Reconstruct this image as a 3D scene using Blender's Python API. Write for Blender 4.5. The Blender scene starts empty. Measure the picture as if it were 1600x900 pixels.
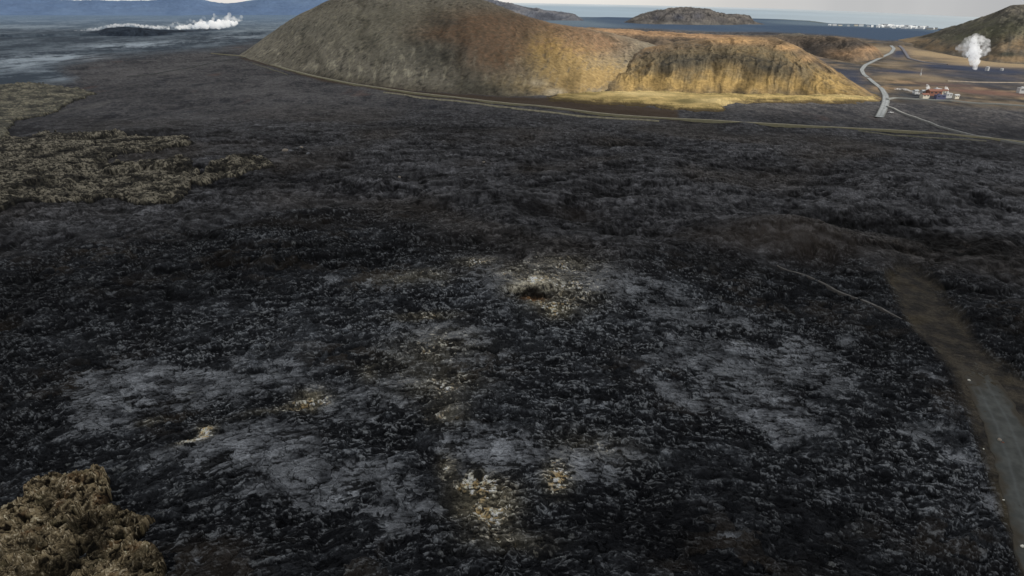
import bpy, math, random
import numpy as np
random.seed(4)
F32 = np.float32
# ------------------------------------------------------------------ survey frame
H = 90.0                       # height of the viewpoint over the lava field (m)
FOC = 1040.0                   # focal length in units of a 1600 wide frame
PITCH = math.atan(448.5 / FOC)
ROLL = math.radians(0.80)
ct, st = math.cos(PITCH), math.sin(PITCH)
fw = np.array([0, ct, -st]); rt0 = np.array([1.0, 0, 0]); up0 = np.array([0, st, ct])
rt = rt0 * math.cos(ROLL) + up0 * math.sin(ROLL)
up = -rt0 * math.sin(ROLL) + up0 * math.cos(ROLL)

def bearing(px, py):
    """bearing and depression angle of a sight line"""
    d = fw + rt * (px - 800) / FOC - up * (py - 450) / FOC
    return math.atan2(d[0], d[1]), math.atan2(-d[2], math.hypot(d[0], d[1]))

def at(px, py, z=0.0):
    a, e = bearing(px, py)
    r = (H - z) / math.tan(e)
    return r * math.sin(a), r * math.cos(a), z

# ------------------------------------------------------------------ noise
def _h(ix, iy, seed):
    h = ix.astype(np.uint32) * np.uint32(374761393) + iy.astype(np.uint32) * np.uint32(668265263) + np.uint32((seed * 974634777) & 0xffffffff)
    h = (h ^ (h >> np.uint32(13))) * np.uint32(1274126177)
    return h ^ (h >> np.uint32(16))
_ga = np.linspace(0, 2 * np.pi, 257)[:256]
_gx = np.cos(_ga).astype(F32) * 1.5; _gy = np.sin(_ga).astype(F32) * 1.5

def pn(x, y, seed=0):
    xf = np.floor(x); yf = np.floor(y)
    ix = xf.astype(np.int64); iy = yf.astype(np.int64)
    fx = (x - xf).astype(F32); fy = (y - yf).astype(F32)
    u = fx * fx * (3 - 2 * fx); v = fy * fy * (3 - 2 * fy)
    def g(dx, dy):
        k = _h(ix + dx, iy + dy, seed) & np.uint32(255)
        return _gx[k] * (fx - dx) + _gy[k] * (fy - dy)
    a = g(0, 0); b = g(1, 0); c = g(0, 1); d = g(1, 1)
    return (a + (b - a) * u) * (1 - v) + (c + (d - c) * u) * v

def fbm(x, y, oct, seed=0, gain=.5):
    s = 0; a = 1.0; t = 0
    for i in range(oct):
        s = s + a * pn(x * 2 ** i + 17.3 * i, y * 2 ** i - 9.1 * i, seed + i); t += a; a *= gain
    return s / t * 1.4

def cells(x, y, seed=0):
    """nearest cell: distance gap F2-F1, random value, tilt offset"""
    xf = np.floor(x); yf = np.floor(y)
    ix = xf.astype(np.int64); iy = yf.astype(np.int64)
    fx = (x - xf).astype(F32); fy = (y - yf).astype(F32)
    f1 = np.full(fx.shape, 9, F32); f2 = f1.copy(); rv = np.zeros_like(f1); tl = np.zeros_like(f1)
    for dx in (-1, 0, 1):
        for dy in (-1, 0, 1):
            h = _h(ix + dx, iy + dy, seed)
            qx = dx + (h & np.uint32(255)).astype(F32) / 255 - fx
            qy = dy + ((h >> np.uint32(8)) & np.uint32(255)).astype(F32) / 255 - fy
            d = qx * qx + qy * qy
            k = ((h >> np.uint32(16)) & np.uint32(255)).astype(F32) / 255
            an = ((h >> np.uint32(24)) & np.uint32(255))
            near = d < f1
            f2 = np.where(near, f1, np.minimum(f2, d)); f1 = np.where(near, d, f1)
            rv = np.where(near, k, rv)
            tl = np.where(near, _gx[an] * qx + _gy[an] * qy, tl)
    return np.sqrt(f2) - np.sqrt(f1), rv, tl

def ss(a, b, x):
    t = np.clip((x - a) / (b - a), 0, 1); return t * t * (3 - 2 * t)

def mix(a, b, t):
    return a + (b - a) * t[..., None]

EL = 0.62
def C(r, g, b):
    """albedo that reads as this tone under the overcast sky"""
    v = np.array([r, g, b], dtype=float) / 255
    v = np.where(v <= .04045, v / 12.92, ((v + .055) / 1.055) ** 2.4)
    return (v / EL).astype(F32)

# ------------------------------------------------------------------ map masks, in bearing / depression of the surveyed ground
def spot(az, de, px, py, rx, ry, p=1.0):
    a0, d0 = bearing(px, py); a1, _ = bearing(px + rx, py); _, d1 = bearing(px, py + ry)
    q = ((az - a0) / (a1 - a0)) ** 2 + ((de - d0) / (d1 - d0)) ** 2
    return np.exp(-q * p)

def spots(az, de, lst):
    s = np.zeros_like(az)
    for t in lst:
        w = t[4] if len(t) > 4 else 1.0
        s += w * spot(az, de, *t[:4])
    return s

def inside(az, de, poly):
    P = [bearing(*p) for p in poly]; r = np.zeros(az.shape, bool)
    for (xa, ya), (xb, yb) in zip(P, P[1:] + P[:1]):
        if ya == yb: continue
        c = (ya > de) != (yb > de)
        r ^= c & (az < (xb - xa) * (de - ya) / (yb - ya) + xa)
    return r

def softin(az, de, poly, wpx, n=9):
    """fraction inside over a small spread: a soft-edged region"""
    s = np.zeros(az.shape, F32); w = wpx / 1130.0
    for i in range(n):
        t = i * 2.4; q = math.sqrt((i + .5) / n) * w
        s += inside(az + q * math.cos(t), de + .55 * q * math.sin(t), poly)
    return s / n

# regions of the ground
MOSS_FAR = [(-90, 140), (0, 135), (60, 132), (150, 145), (128, 155), (80, 175), (22, 190), (6, 218), (-90, 222)]
MOSS_MID = [(-90, 235), (0, 222), (60, 213), (180, 209), (280, 213), (306, 228), (250, 240), (168, 250), (168, 262), (200, 262), (300, 264), (312, 285), (300, 300), (290, 328), (220, 335), (200, 325), (140, 322), (60, 342), (0, 352), (-90, 360)]
MOSS_MID2 = [(300, 300), (330, 276), (380, 260), (420, 266), (432, 274), (340, 290), (318, 300)]
MOSS_NEAR = [(-200, 800), (0, 800), (50, 782), (55, 757), (95, 741), (125, 750), (165, 745), (176, 770), (165, 790), (200, 797), (242, 808), (236, 825), (205, 842), (250, 870), (262, 900), (285, 980), (-200, 980)]
SHOULDER = [(1385, 436), (1412, 415), (1440, 425), (1485, 480), (1530, 545), (1575, 580), (1640, 620), (1700, 720), (1700, 1000), (1605, 1000), (1592, 880), (1566, 800), (1540, 720), (1512, 640), (1482, 575), (1450, 540), (1425, 515), (1400, 470)]
BROWN_STRIP = [(375, 88), (450, 108), (520, 126), (650, 142), (760, 151), (860, 156), (960, 162), (1060, 172), (1060, 186), (900, 174), (760, 162), (620, 146), (500, 126), (430, 105), (375, 92)]
PLAIN_R = [(1180, 62), (1250, 60), (1395, 60), (1460, 50), (1800, 70), (1800, 180), (1620, 172), (1480, 165), (1400, 160), (1372, 150), (1300, 110), (1250, 80), (1190, 66)]
FARBLUE_R = [(760, 24), (1250, 28), (1480, 45), (1430, 66), (1380, 66), (1300, 57), (1200, 52), (1120, 52), (1000, 46), (880, 46), (700, 40)]
LEFTBLUE = [(-300, 10), (520, 10), (430, 60), (330, 78), (160, 90), (80, 105), (130, 128), (60, 135), (-300, 145)]

def AZIM(a): return -np.clip(a, -.7, .7) * .5

def terrain(az, de):
    """height and colour of the lava plain"""
    d = (H / np.tan(np.maximum(de, 1e-4))); X = d * np.sin(az); Y = d * np.cos(az)
    Xf, Yf = X, Y
    far = ss(380, 1000, d)
    fine = 1 - ss(330, 900, d)
    n200 = fbm(X / 210, Y / 210, 3, 11)
    n60 = fbm(X / 62, Y / 62, 3, 21)
    n18 = fbm(X / 18, Y / 18, 3, 31)
    n5 = fbm(X / 5.2, Y / 5.2, 2, 41)
    n1 = pn(X / 1.1, Y / 1.1, 51)
    ca, sa = np.cos(.9 * AZIM(az)), np.sin(.9 * AZIM(az))          # the flow fans out from the vent
    U = X * ca + Y * sa; V = -X * sa + Y * ca
    wx = U / 1.25 + .9 * n5 + .5 * n1; wy = V + 1.3 * n5
    R1 = 1 - np.abs(fbm(wx / 3.0, wy / 2.4, 2, 52)) * 2.6
    R2 = 1 - np.abs(pn(wx / 1.05 + .4 * R1, wy / .95, 53)) * 2.6
    R3 = 1 - np.abs(pn(wx / .42, wy / .42 + .3 * R2, 54)) * 2.6
    g1, r1, t1 = cells(U / .72 + .55 * n5 + .35 * n1, V / .66 + .45 * n1, 61)
    g4, r4, t4 = cells(X / 4.6 + .8 * n5 + .25 * n1, Y / 3.6 + .7 * n18, 71)
    g2, r2, t2 = cells(U / 2.0 + .5 * n5 + .4 * n1, V / 1.8 + .5 * n1, 65)
    g0, r0, t0 = cells(U / .40 + .3 * n1, V / .42, 67)
    gB, rB, tB = cells(X / 13 + .30 * n5 + .9 * n18 + .08 * n1, Y / 9 + .9 * fbm(X / 14 + 9, Y / 14, 3, 33) + .3 * n5, 81)
    lane = ss(.0, .16, np.abs(fbm(X / 27 + .2 * n5, Y / 22, 2, 85)))
    # smooth grey slab lava
    slabs = spots(az, de, [(170, 585, 120, 35, .8), (260, 610, 120, 35, .8), (390, 690, 90, 38, 1), (520, 745, 90, 35, 1), (560, 640, 160, 50, .45),
                           (400, 600, 120, 30, .4), (760, 700, 90, 34, 1.1), (930, 715, 70, 40, 1), (650, 790, 60, 50, .6), (930, 445, 90, 26, .9), (770, 440, 60, 20, .6),
                           (1150, 560, 150, 50, .75), (1210, 640, 75, 26, 1.1), (1260, 560, 55, 28, .8), (1060, 620, 120, 30, .5), (1300, 530, 110, 20, .5),
                           (1430, 690, 50, 40, .35), (120, 352, 120, 14, 1.3), (240, 342, 60, 8, .8), (30, 460, 60, 10, .5), (1500, 780, 60, 90, .3), (1050, 480, 130, 20, .5),
                           (700, 520, 160, 60, .35), (850, 800, 90, 40, .45), (430, 800, 100, 40, .3)])
    slab = ss(.38, .48, slabs * .90 + .26 * n18 + .2 * n60 + .14 * n5 + .42 * (rB - .5) + .16 * (r4 - .5) + .10 * R2 - .12 * (1 - lane)) * (1 - ss(430, 520, d) )
    rough = (1 - .78 * slab)
    midl = ss(205, 262, d + 22 * n60 + 8 * n18 - 62 * ss(.02, -.35, az) - 30 * ss(.3, .55, az)) * (1 - ss(1200, 1600, d))       # older, ash-dulled flow
    amp = rough * (1 - .72 * midl)
    z = 2.6 * n200 * (1 - .6 * far) + 1.9 * n60 * (1 - .5 * far) + (1.0 - .5 * slab - .3 * midl) * n18
    rid = 1 - np.abs(n5) * 2.2
    z = z + amp * (.50 * rid + .36 * (r4 - .5) + .28 * t4 * rough + .26 * R1) * (1 - .6 * far) * (1 - .5 * midl)
    z = z + fine * amp * (.13 * R2 + .06 * R3 + .10 * (r1 - .5) + .14 * t1 + .22 * (r2 - .5) + .16 * t2) + slab * (.16 * n5 + .05 * R2)
    z = z - slab * .5 * (1 - ss(0, .06, g4)) * fine * (rB > .4) - .5 * (1 - lane) * (1 - midl)
    # broken lobes: each flow front ends in a low dark scarp
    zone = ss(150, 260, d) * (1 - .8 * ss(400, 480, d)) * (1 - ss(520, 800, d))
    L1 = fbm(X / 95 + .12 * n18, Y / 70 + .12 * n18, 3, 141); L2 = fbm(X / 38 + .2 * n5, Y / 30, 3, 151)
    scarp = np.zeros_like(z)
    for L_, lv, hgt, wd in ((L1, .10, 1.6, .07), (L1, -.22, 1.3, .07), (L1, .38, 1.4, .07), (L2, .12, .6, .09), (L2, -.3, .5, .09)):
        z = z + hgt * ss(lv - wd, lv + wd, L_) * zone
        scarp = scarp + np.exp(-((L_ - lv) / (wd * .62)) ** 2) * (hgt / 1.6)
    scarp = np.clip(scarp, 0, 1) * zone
    k1 = 1 - np.abs(fbm(X / 17 + .3 * n5, Y / 20 + .3 * n18, 3, 161, .6)) * 2.6
    k2 = 1 - np.abs(fbm(X / 5.5, Y / 9, 3, 163, .6)) * 2.6
    k3 = fbm(X / 2.6, Y / 6.5, 3, 165, .7)
    z = z + midl * (1 - ss(470, 580, d)) * (.9 * k1 + .35 * k2)
    # hollows in the middle distance
    pits = spots(az, de, [(665, 288, 38, 12, 4), (960, 305, 45, 10, 4), (900, 345, 30, 12, 3), (1000, 370, 70, 10, 4), (1290, 350, 90, 8, 4), (1420, 370, 60, 12, 4),
                          (300, 211, 60, 4, 4), (210, 212, 120, 4, 4), (390, 250, 60, 6, 4), (980, 222, 60, 5, 3), (1500, 240, 110, 4, 3), (640, 298, 14, 5, 2), (340, 370, 90, 10, 2)])
    z = z - pits * (1 + .5 * n18)
    z = z + spots(az, de, [(330, 322, 90, 12, 2), (560, 300, 90, 14, 3), (500, 345, 60, 8, 3), (1240, 380, 110, 16, 5), (1000, 325, 60, 8, 3), (770, 330, 90, 12, 3), (1480, 320, 90, 18, 3), (1120, 300, 90, 12, 3), (1100, 240, 200, 6, 2)])
    vent = spot(az, de, 832, 462, 24, 9)
    z = z - .7 * spot(az, de, 834, 467, 16, 5)
    # shoulder of the near road: graded flat
    sh = softin(az + .004 * n18, de + .004 * n5, SHOULDER, 9)
    z = z * (1 - .93 * sh) + sh * .12 * n1
    lowfar = ss(700, 1500, d)
    z = z * (1 - .55 * lowfar)
    z = np.where(d > 1400, z * .5, z)
    # ---- colour
    blk = C(11, 12, 15); drk = C(27, 29, 33); gry = C(86, 90, 96); tan_ = C(98, 92, 82)
    hh = ss(-.15, 1.15, .26 * R1 + .32 * R2 + .34 * R3 + .55 * (r1 - .5) + .25 * t1 + .24 * (r4 - .5) + .30 * (r2 - .5) + .60 * (r0 - .45) * fine)  # crests lightened, crevices darkened: relief shading put into the colour
    col = np.zeros(az.shape + (3,), F32) + blk
    bright = .20 + spots(az, de, [(700, 500, 430, 110, .25), (900, 430, 300, 60, .22), (1150, 600, 250, 90, .2), (300, 600, 250, 80, .22), (700, 680, 320, 90, .22), (1480, 740, 120, 100, .25)])  # soft pools of brightness painted into the lava tone
    bright -= spots(az, de, [(1150, 860, 250, 80, .12), (60, 680, 150, 50, .16), (60, 480, 160, 50, .12), (1500, 440, 100, 40, .12), (1040, 830, 80, 40, .1), (380, 440, 200, 40, .08), (1250, 480, 160, 25, .12)])  # vignette: corners and dark zones darkened in the lava tone
    # platy stretches among the rubble: fewer, larger, flatter pieces
    platy = ss(.46, .60, rB + .22 * n18 + .1 * n5) * (1 - slab)
    pl2 = (.18 + .95 * (.55 * r2 + .45 * r4)) * (.35 + .65 * ss(.0, .16, g2)) * (.82 + .3 * (r0 - .3)) * (.75 + .25 * ss(-.4, .9, R1))
    hh = hh * (1 - .72 * platy) + .72 * platy * pl2
    folds = 1 - np.abs(pn(U / 5.5 + .8 * n18, V / 2.1 + 1.2 * n18 + .5 * n5, 87)) * 2.6
    hh = np.clip(hh * (.80 + .28 * folds), 0, 1)
    meso = .35 + .80 * ss(-.7, .8, n18 + .6 * (rB - .5) + .5 * n5)
    col = mix(col, C(94, 98, 104), np.clip(1.1 * bright * meso * (.12 + 2.2 * hh ** 2.0) * (.45 + .55 * lane), 0, 1))
    # pale crests: glints painted into the rubble colour
    cre = ss(.72, 1.0, .32 * R2 + .3 * R3 + .35 * r1 + .45 * r0) * ss(.45, .8, hh) * fine
    col = mix(col, C(136, 139, 142), cre * np.clip(.10 + .9 * bright, 0, .85))
    wrn = ss(.0, .7, fbm(X / 34, Y / 34, 2, 91)) * ss(.3, .9, r4)
    col = mix(col, C(50, 43, 35), wrn * .45)
    # slabs
    sc = mix(np.zeros_like(col) + C(58, 60, 64), C(120, 123, 128), ss(-.9, .9, n5 + .8 * (r4 - .5) + .5 * n1 + .6 * n18))
    sc = sc * (.45 + .55 * ss(0, .05, g4))[..., None] * (.35 + .65 * ss(0, .045, gB))[..., None] * (.70 + .30 * ss(.0, .9, .6 * R1 + .4 * R2))[..., None]
    sc = sc * (.80 + .30 * r1 + .22 * (R3 - .3) + .25 * (r2 - .5) + .45 * (r0 - .5) * fine)[..., None]
    gap = ss(.34, .10, .45 * R1 + .35 * R2 + .3 * R3 + .4 * (r0 - .4) + .5 * (r2 - .4) + .5 * (rB - .35) + .3 * n18)
    sc = sc * (1 - .82 * gap)[..., None]
    flat_ = spots(az, de, [(1210, 640, 62, 20, 1.3), (1260, 558, 40, 22, .8), (760, 695, 75, 26, .9), (925, 705, 30, 26, .9), (390, 700, 60, 22, .8), (540, 765, 46, 14, 1), (225, 600, 90, 24, .7), (930, 450, 70, 18, .7), (1150, 545, 90, 20, .6), (110, 352, 80, 6, 1)])
    sc = sc * (.72 + .42 * np.clip(flat_, 0, 1) * (.6 + .8 * (r4 - .2)))[..., None]
    col = mix(col, sc, slab * (.74 + .24 * ss(-.5, .5, n18)))
    # older flow
    mc = mix(np.zeros_like(col) + C(26, 26, 29), C(84, 84, 87), ss(-1.0, 1.1, .45 *(n60 - .1) + .55 * (k1 - .3) + .45 * (k2 - .3) + .9 * k3 + .8 * n18 * .6 + .25 * n60 + .4 * n5 * (1 - far) + .5 * (rB - .5)))
    mc = mix(mc, C(66, 60, 54), ss(-.1, .5, fbm(X / 90, Y / 90, 2, 93)) * .5)
    mc = mc * (.30 + 1.15 * (hh * (1 - .35 * far) + .17 * far))[..., None] * (.76 + .4 * r4)[..., None] * (.78 + .22 * lane)[..., None]
    col = mix(col, mc, midl * .92)
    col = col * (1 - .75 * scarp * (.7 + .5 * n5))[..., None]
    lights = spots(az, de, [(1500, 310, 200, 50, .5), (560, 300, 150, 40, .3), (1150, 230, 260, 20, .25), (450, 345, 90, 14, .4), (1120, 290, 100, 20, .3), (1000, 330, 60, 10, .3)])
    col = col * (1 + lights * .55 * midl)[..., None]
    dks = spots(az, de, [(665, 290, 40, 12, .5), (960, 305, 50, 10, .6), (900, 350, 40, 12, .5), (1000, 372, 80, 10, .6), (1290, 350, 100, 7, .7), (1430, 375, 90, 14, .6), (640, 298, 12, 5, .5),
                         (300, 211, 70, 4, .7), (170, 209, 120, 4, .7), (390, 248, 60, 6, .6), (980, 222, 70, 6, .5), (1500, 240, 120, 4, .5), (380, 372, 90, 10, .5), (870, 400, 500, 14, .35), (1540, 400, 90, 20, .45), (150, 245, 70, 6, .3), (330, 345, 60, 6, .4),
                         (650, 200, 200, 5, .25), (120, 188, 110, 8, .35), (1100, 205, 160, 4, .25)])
    col = col * (1 - np.clip(1.35 * dks * (1 + .9 * n18 + .9 * (k2 - .3) - .8 * k3), 0, .82))[..., None]  # shade of the hollows painted into the colour, with other dark bands
    brn = spots(az, de, [(1235, 388, 90, 18, .75), (1120, 385, 70, 14, .4), (900, 340, 50, 10, .3), (480, 360, 80, 10, .35), (740, 262, 30, 6, .4), (330, 245, 40, 6, .2)])
    col = mix(col, C(60, 53, 47) * 1.0, np.clip(brn * .75, 0, .7) * (.6 + .4 * hh))
    # far plain tones
    pl = ss(520, 700, d)
    n300 = fbm(X / 260, Y / 420, 3, 101)
    pr3 = 1 - np.abs(fbm(X / 26, Y / 60, 4, 103, .65)) * 2.6
    pc = mix(np.zeros_like(col) + C(36, 37, 42), C(86, 84, 84), ss(-.8, .9, .8 * n300 + .4 * n60 + .5 * (pr3 - .3) + .8 * k3))
    pc = mix(pc, C(92, 90, 88), ss(.55, .8, fbm(X / 30, Y / 90, 3, 105)) * .5)
    pc = mix(pc, C(92, 70, 62), ss(.45, .8, fbm(X / 40, Y / 110, 3, 107)) * .5)
    col = mix(col, pc * (.8 + .4 * r4)[..., None], pl * .85)
    bs = softin(az, de, BROWN_STRIP, 3)
    col = mix(col, C(60, 48, 36), bs * .85)
    pr = softin(az, de, PLAIN_R, 5)
    nb = fbm(X / 90, Y / 200, 3, 111)
    rc = mix(np.zeros_like(col) + C(62, 62, 64), C(104, 92, 76), ss(-.4, .7, nb + .5 * fbm(X / 30, Y / 60, 2, 112)))
    rq = fbm(X / 22, Y / 34, 4, 113, .65)
    rc = rc * np.clip(.74 + .75 * rq, .35, 1.5)[..., None]
    rc = mix(rc, C(128, 108, 84), ss(.25, .7, fbm(X / 60, Y / 70, 3, 114) + .4 * rq) * .7)
    rc = mix(rc, C(46, 50, 56), ss(.15, .6, fbm(X / 70, Y / 60, 3, 115) - .3 * rq) * .75)
    rc = mix(rc, C(132, 116, 92), np.clip(spots(az, de, [(1480, 86, 70, 6, 1), (1580, 101, 90, 5, 1.2), (1400, 78, 40, 6, .8), (1400, 100, 25, 4, .8), (1430, 118, 40, 4, .7), (1465, 125, 35, 4, .7), (1440, 93, 80, 3, .5),
                                                         (1310, 82, 40, 5, .6), (1340, 78, 30, 8, .7), (1395, 121, 25, 3, .6), (1300, 120, 30, 3, .3), (1500, 102, 70, 4, .8)]) * (1 + nb), 0, 1))
    rc = mix(rc, C(44, 50, 66), np.clip(spots(az, de, [(1470, 104, 45, 4, 1), (1560, 110, 90, 5, 1.2), (1530, 120, 80, 6, .8), (1400, 112, 40, 3, .8), (1405, 84, 14, 7, 1), (1330, 130, 22, 14, .8), (1270, 100, 18, 10, .8), (1310, 113, 40, 6, .6), (1570, 133, 80, 4, .4)]) * (1 + nb), 0, 1))
    rc = mix(rc, C(98, 74, 66), np.clip(spots(az, de, [(1540, 144, 80, 3, 1), (1480, 133, 60, 3, .5)]), 0, .8))
    col = mix(col, rc, pr)
    fb = softin(az, de, FARBLUE_R, 3, 7)
    fc = mix(np.zeros_like(col) + C(46, 62, 82), C(76, 90, 102), ss(-.2, .7, fbm(X / 500, Y / 1500, 2, 121)))  # blue haze baked into the far land colour
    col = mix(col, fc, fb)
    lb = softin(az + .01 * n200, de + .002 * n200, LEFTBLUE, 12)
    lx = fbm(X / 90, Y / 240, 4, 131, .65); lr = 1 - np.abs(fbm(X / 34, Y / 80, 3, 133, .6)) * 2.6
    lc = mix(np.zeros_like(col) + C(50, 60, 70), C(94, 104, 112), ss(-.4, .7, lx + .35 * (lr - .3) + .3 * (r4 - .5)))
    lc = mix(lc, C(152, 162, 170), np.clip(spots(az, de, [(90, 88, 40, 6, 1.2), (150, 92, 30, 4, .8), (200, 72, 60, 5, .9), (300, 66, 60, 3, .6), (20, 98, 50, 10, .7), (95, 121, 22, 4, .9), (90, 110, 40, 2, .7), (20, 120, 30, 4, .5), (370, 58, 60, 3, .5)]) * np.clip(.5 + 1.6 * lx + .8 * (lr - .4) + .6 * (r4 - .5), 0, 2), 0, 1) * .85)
    lc = mix(lc, C(74, 92, 112), ss(1700, 4000, d) * .9)  # haze blue mixed into the ground colour with distance
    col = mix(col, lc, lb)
    # shoulder of the near road
    shc = mix(np.zeros_like(col) + C(38, 36, 34), C(62, 57, 49), ss(-.7, .6, n5 + .5 * n18 + .5 * n1))
    shc = mix(shc, C(60, 52, 34), ss(.1, .7, n18) * .5)
    col = mix(col, shc * (.8 + .3 * r1)[..., None], sh * .9)
    # sulphur and ash-whitened ground around the vents
    sp = spots(az, de, [(832, 452, 16, 5, .8), (842, 476, 18, 5, .8), (880, 462, 55, 26, .5), (868, 486, 22, 7, .7), (800, 440, 30, 10, .4), (760, 772, 40, 28, 1.6), (735, 745, 30, 16, .6), (872, 738, 20, 22, 1), (700, 715, 16, 16, .7), (485, 616, 24, 14, .9), (440, 628, 60, 6, .4), (322, 666, 14, 11, 1), (300, 684, 26, 5, .8), (235, 650, 22, 6, .5),
                        (700, 540, 50, 26, .3), (665, 495, 45, 6, .6), (690, 600, 60, 20, .4), (650, 440, 60, 12, .35), (640, 560, 60, 30, .2), (880, 430, 50, 8, .5), (745, 420, 30, 6, .5), (925, 690, 60, 20, .25), (700, 640, 30, 20, .35), (790, 830, 60, 16, .4), (575, 575, 14, 14, .45)])
    spg = np.clip(sp, 0, 1.2); sp = sp * (.95 + .6 * n18 + .5 * n5)
    fl = ss(.52, .92, sp * .50 + .26 * R3 + .16 * R2 + .55 * (r0 - .5) + .25 * (r1 - .5) + .15 * n5) * np.clip(sp * 1.8, 0, 1)
    spc = mix(np.zeros_like(col) + C(170, 146, 104), C(244, 238, 220), ss(.3, .9, r1 + .3 * n1))
    col = mix(col, C(150, 142, 120), np.clip(.4 * sp + .6 * spg, 0, 1) * .60 * np.clip(.12 + 1.3 * hh, 0, 1))
    col = mix(col, spc, np.clip(fl, 0, 1) * .85)
    rimv = spot(az, de, 833, 466, 30, 11) - spot(az, de, 833, 467, 20, 8)
    col = mix(col, C(226, 216, 190), np.clip(1.5 * rimv * np.clip(.1 + 1.3 * hh + .9 * n5 + .6 * n18, 0, 1.5) * ss(bearing(833, 476)[1], bearing(833, 455)[1], de), 0, .85))
    col = mix(col, C(16, 13, 10), np.clip(1.9 * spot(az, de, 831, 466, 19, 7), 0, .93))
    col = mix(col, C(120, 90, 62), np.clip(1.3 * spot(az, de, 836, 471, 15, 3) * (.3 + hh), 0, .8))
    # scattered single pale stones
    wr = ss(.993, .998, r1) * ss(.2, .8, r4) * fine * (1 - midl) * (1 - sh)
    col = mix(col, C(112, 114, 114), wr * .5)
    return d, X, Y, z, np.clip(col, 0.002, .8)

# ------------------------------------------------------------------ objects
col_main = bpy.context.scene.collection
def tag(o, label=None, cat=None, group=None, kind=None):
    if label: o['label'] = label
    if cat: o['category'] = cat
    if group: o['group'] = group
    if kind: o['kind'] = kind
    return o

def empty(name, loc, rz=0.0):
    o = bpy.data.objects.new(name, None); col_main.objects.link(o)
    o.location = loc; o.rotation_euler = (0, 0, rz); o.empty_display_size = 1
    return o

def grid_mesh(name, P, colr, mat, smooth=False, wrap=False, keep=None):
    """P: (n,m,3) points, colr: (n,m,3)"""
    n, m = P.shape[:2]
    idx = np.arange(n * m).reshape(n, m)
    a, b, c, d = idx[:-1, :-1], idx[:-1, 1:], idx[1:, 1:], idx[1:, :-1]
    q = np.stack([a, d, c, b], -1).reshape(-1, 4)
    if keep is not None:
        k = (keep[:-1, :-1] | keep[:-1, 1:] | keep[1:, 1:] | keep[1:, :-1]).reshape(-1)
        q = q[k]
        used = np.unique(q); rm = np.zeros(n * m, np.int64); rm[used] = np.arange(len(used)); q = rm[q]
        Pf = P.reshape(-1, 3)[used]; Cf = colr.reshape(-1, 3)[used]
    else:
        Pf = P.reshape(-1, 3); Cf = colr.reshape(-1, 3)
    me = bpy.data.meshes.new(name)
    me.vertices.add(len(Pf)); me.vertices.foreach_set('co', Pf.astype(F32).ravel())
    me.loops.add(q.size); me.loops.foreach_set('vertex_index', q.astype(np.int32).ravel())
    me.polygons.add(len(q)); me.polygons.foreach_set('loop_start', np.arange(0, q.size, 4, dtype=np.int32))
    at_ = me.color_attributes.new('tone', 'FLOAT_COLOR', 'POINT')
    C4 = np.ones((len(Pf), 4), F32); C4[:, :3] = Cf
    at_.data.foreach_set('color', C4.ravel())
    me.update(calc_edges=True)
    me.polygons.foreach_set('use_smooth', np.full(len(q), smooth))
    me.materials.append(mat)
    o = bpy.data.objects.new(name, me); col_main.objects.link(o)
    return o

# ---- materials
def new_mat(name):
    m = bpy.data.materials.new(name); m.use_nodes = True
    nt = m.node_tree; b = nt.nodes['Principled BSDF']
    return m, nt, b

def earth_mat(name, rough=.9, nscale=1.0, lo=.75, hi=1.25, bump=.4, bdist=.3, spec=.2, tone=True, base=None):
    m, nt, b = new_mat(name)
    N, L = nt.nodes, nt.links
    geo = N.new('ShaderNodeNewGeometry')
    n1 = N.new('ShaderNodeTexNoise'); n1.inputs['Scale'].default_value = nscale; n1.inputs['Detail'].default_value = 5
    n1.inputs['Roughness'].default_value = .65
    L.new(geo.outputs['Position'], n1.inputs['Vector'])
    mr = N.new('ShaderNodeMapRange'); mr.inputs[1].default_value = .3; mr.inputs[2].default_value = .7
    mr.inputs[3].default_value = lo; mr.inputs[4].default_value = hi
    L.new(n1.outputs['Fac'], mr.inputs[0])
    mx = N.new('ShaderNodeVectorMath'); mx.operation = 'SCALE'
    if tone:
        a = N.new('ShaderNodeVertexColor'); a.layer_name = 'tone'; L.new(a.outputs['Color'], mx.inputs[0])
    else:
        mx.inputs[0].default_value = base[:3]
    L.new(mr.outputs[0], mx.inputs['Scale'])
    L.new(mx.outputs[0], b.inputs['Base Color'])
    bp = N.new('ShaderNodeBump'); bp.inputs['Strength'].default_value = bump; bp.inputs['Distance'].default_value = bdist
    L.new(n1.outputs['Fac'], bp.inputs['Height']); L.new(bp.outputs[0], b.inputs['Normal'])
    b.inputs['Roughness'].default_value = rough
    b.inputs['Specular IOR Level'].default_value = spec
    return m

M_lava = earth_mat('lava_rock', .88, 3.4, .5, 1.5, .45, .12, .12)
M_hill = earth_mat('hill_soil', .95, .25, .75, 1.25, .6, 1.5, .1)
M_farhill = earth_mat('far_hill_soil', .95, .02, .9, 1.1, .2, 6, .05)
M_moss = earth_mat('moss', .95, 3.0, .6, 1.4, .8, .2, .1)
M_grass = earth_mat('dry_grass', .95, .5, .8, 1.2, .5, .5, .1)

# ---- the ground: one sheet, fine in front, coarse elsewhere
def edge_line(az, pts):
    a = [bearing(x, y) for x, y in pts]
    return np.interp(az, [p[0] for p in a], [p[1] for p in a])

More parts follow.
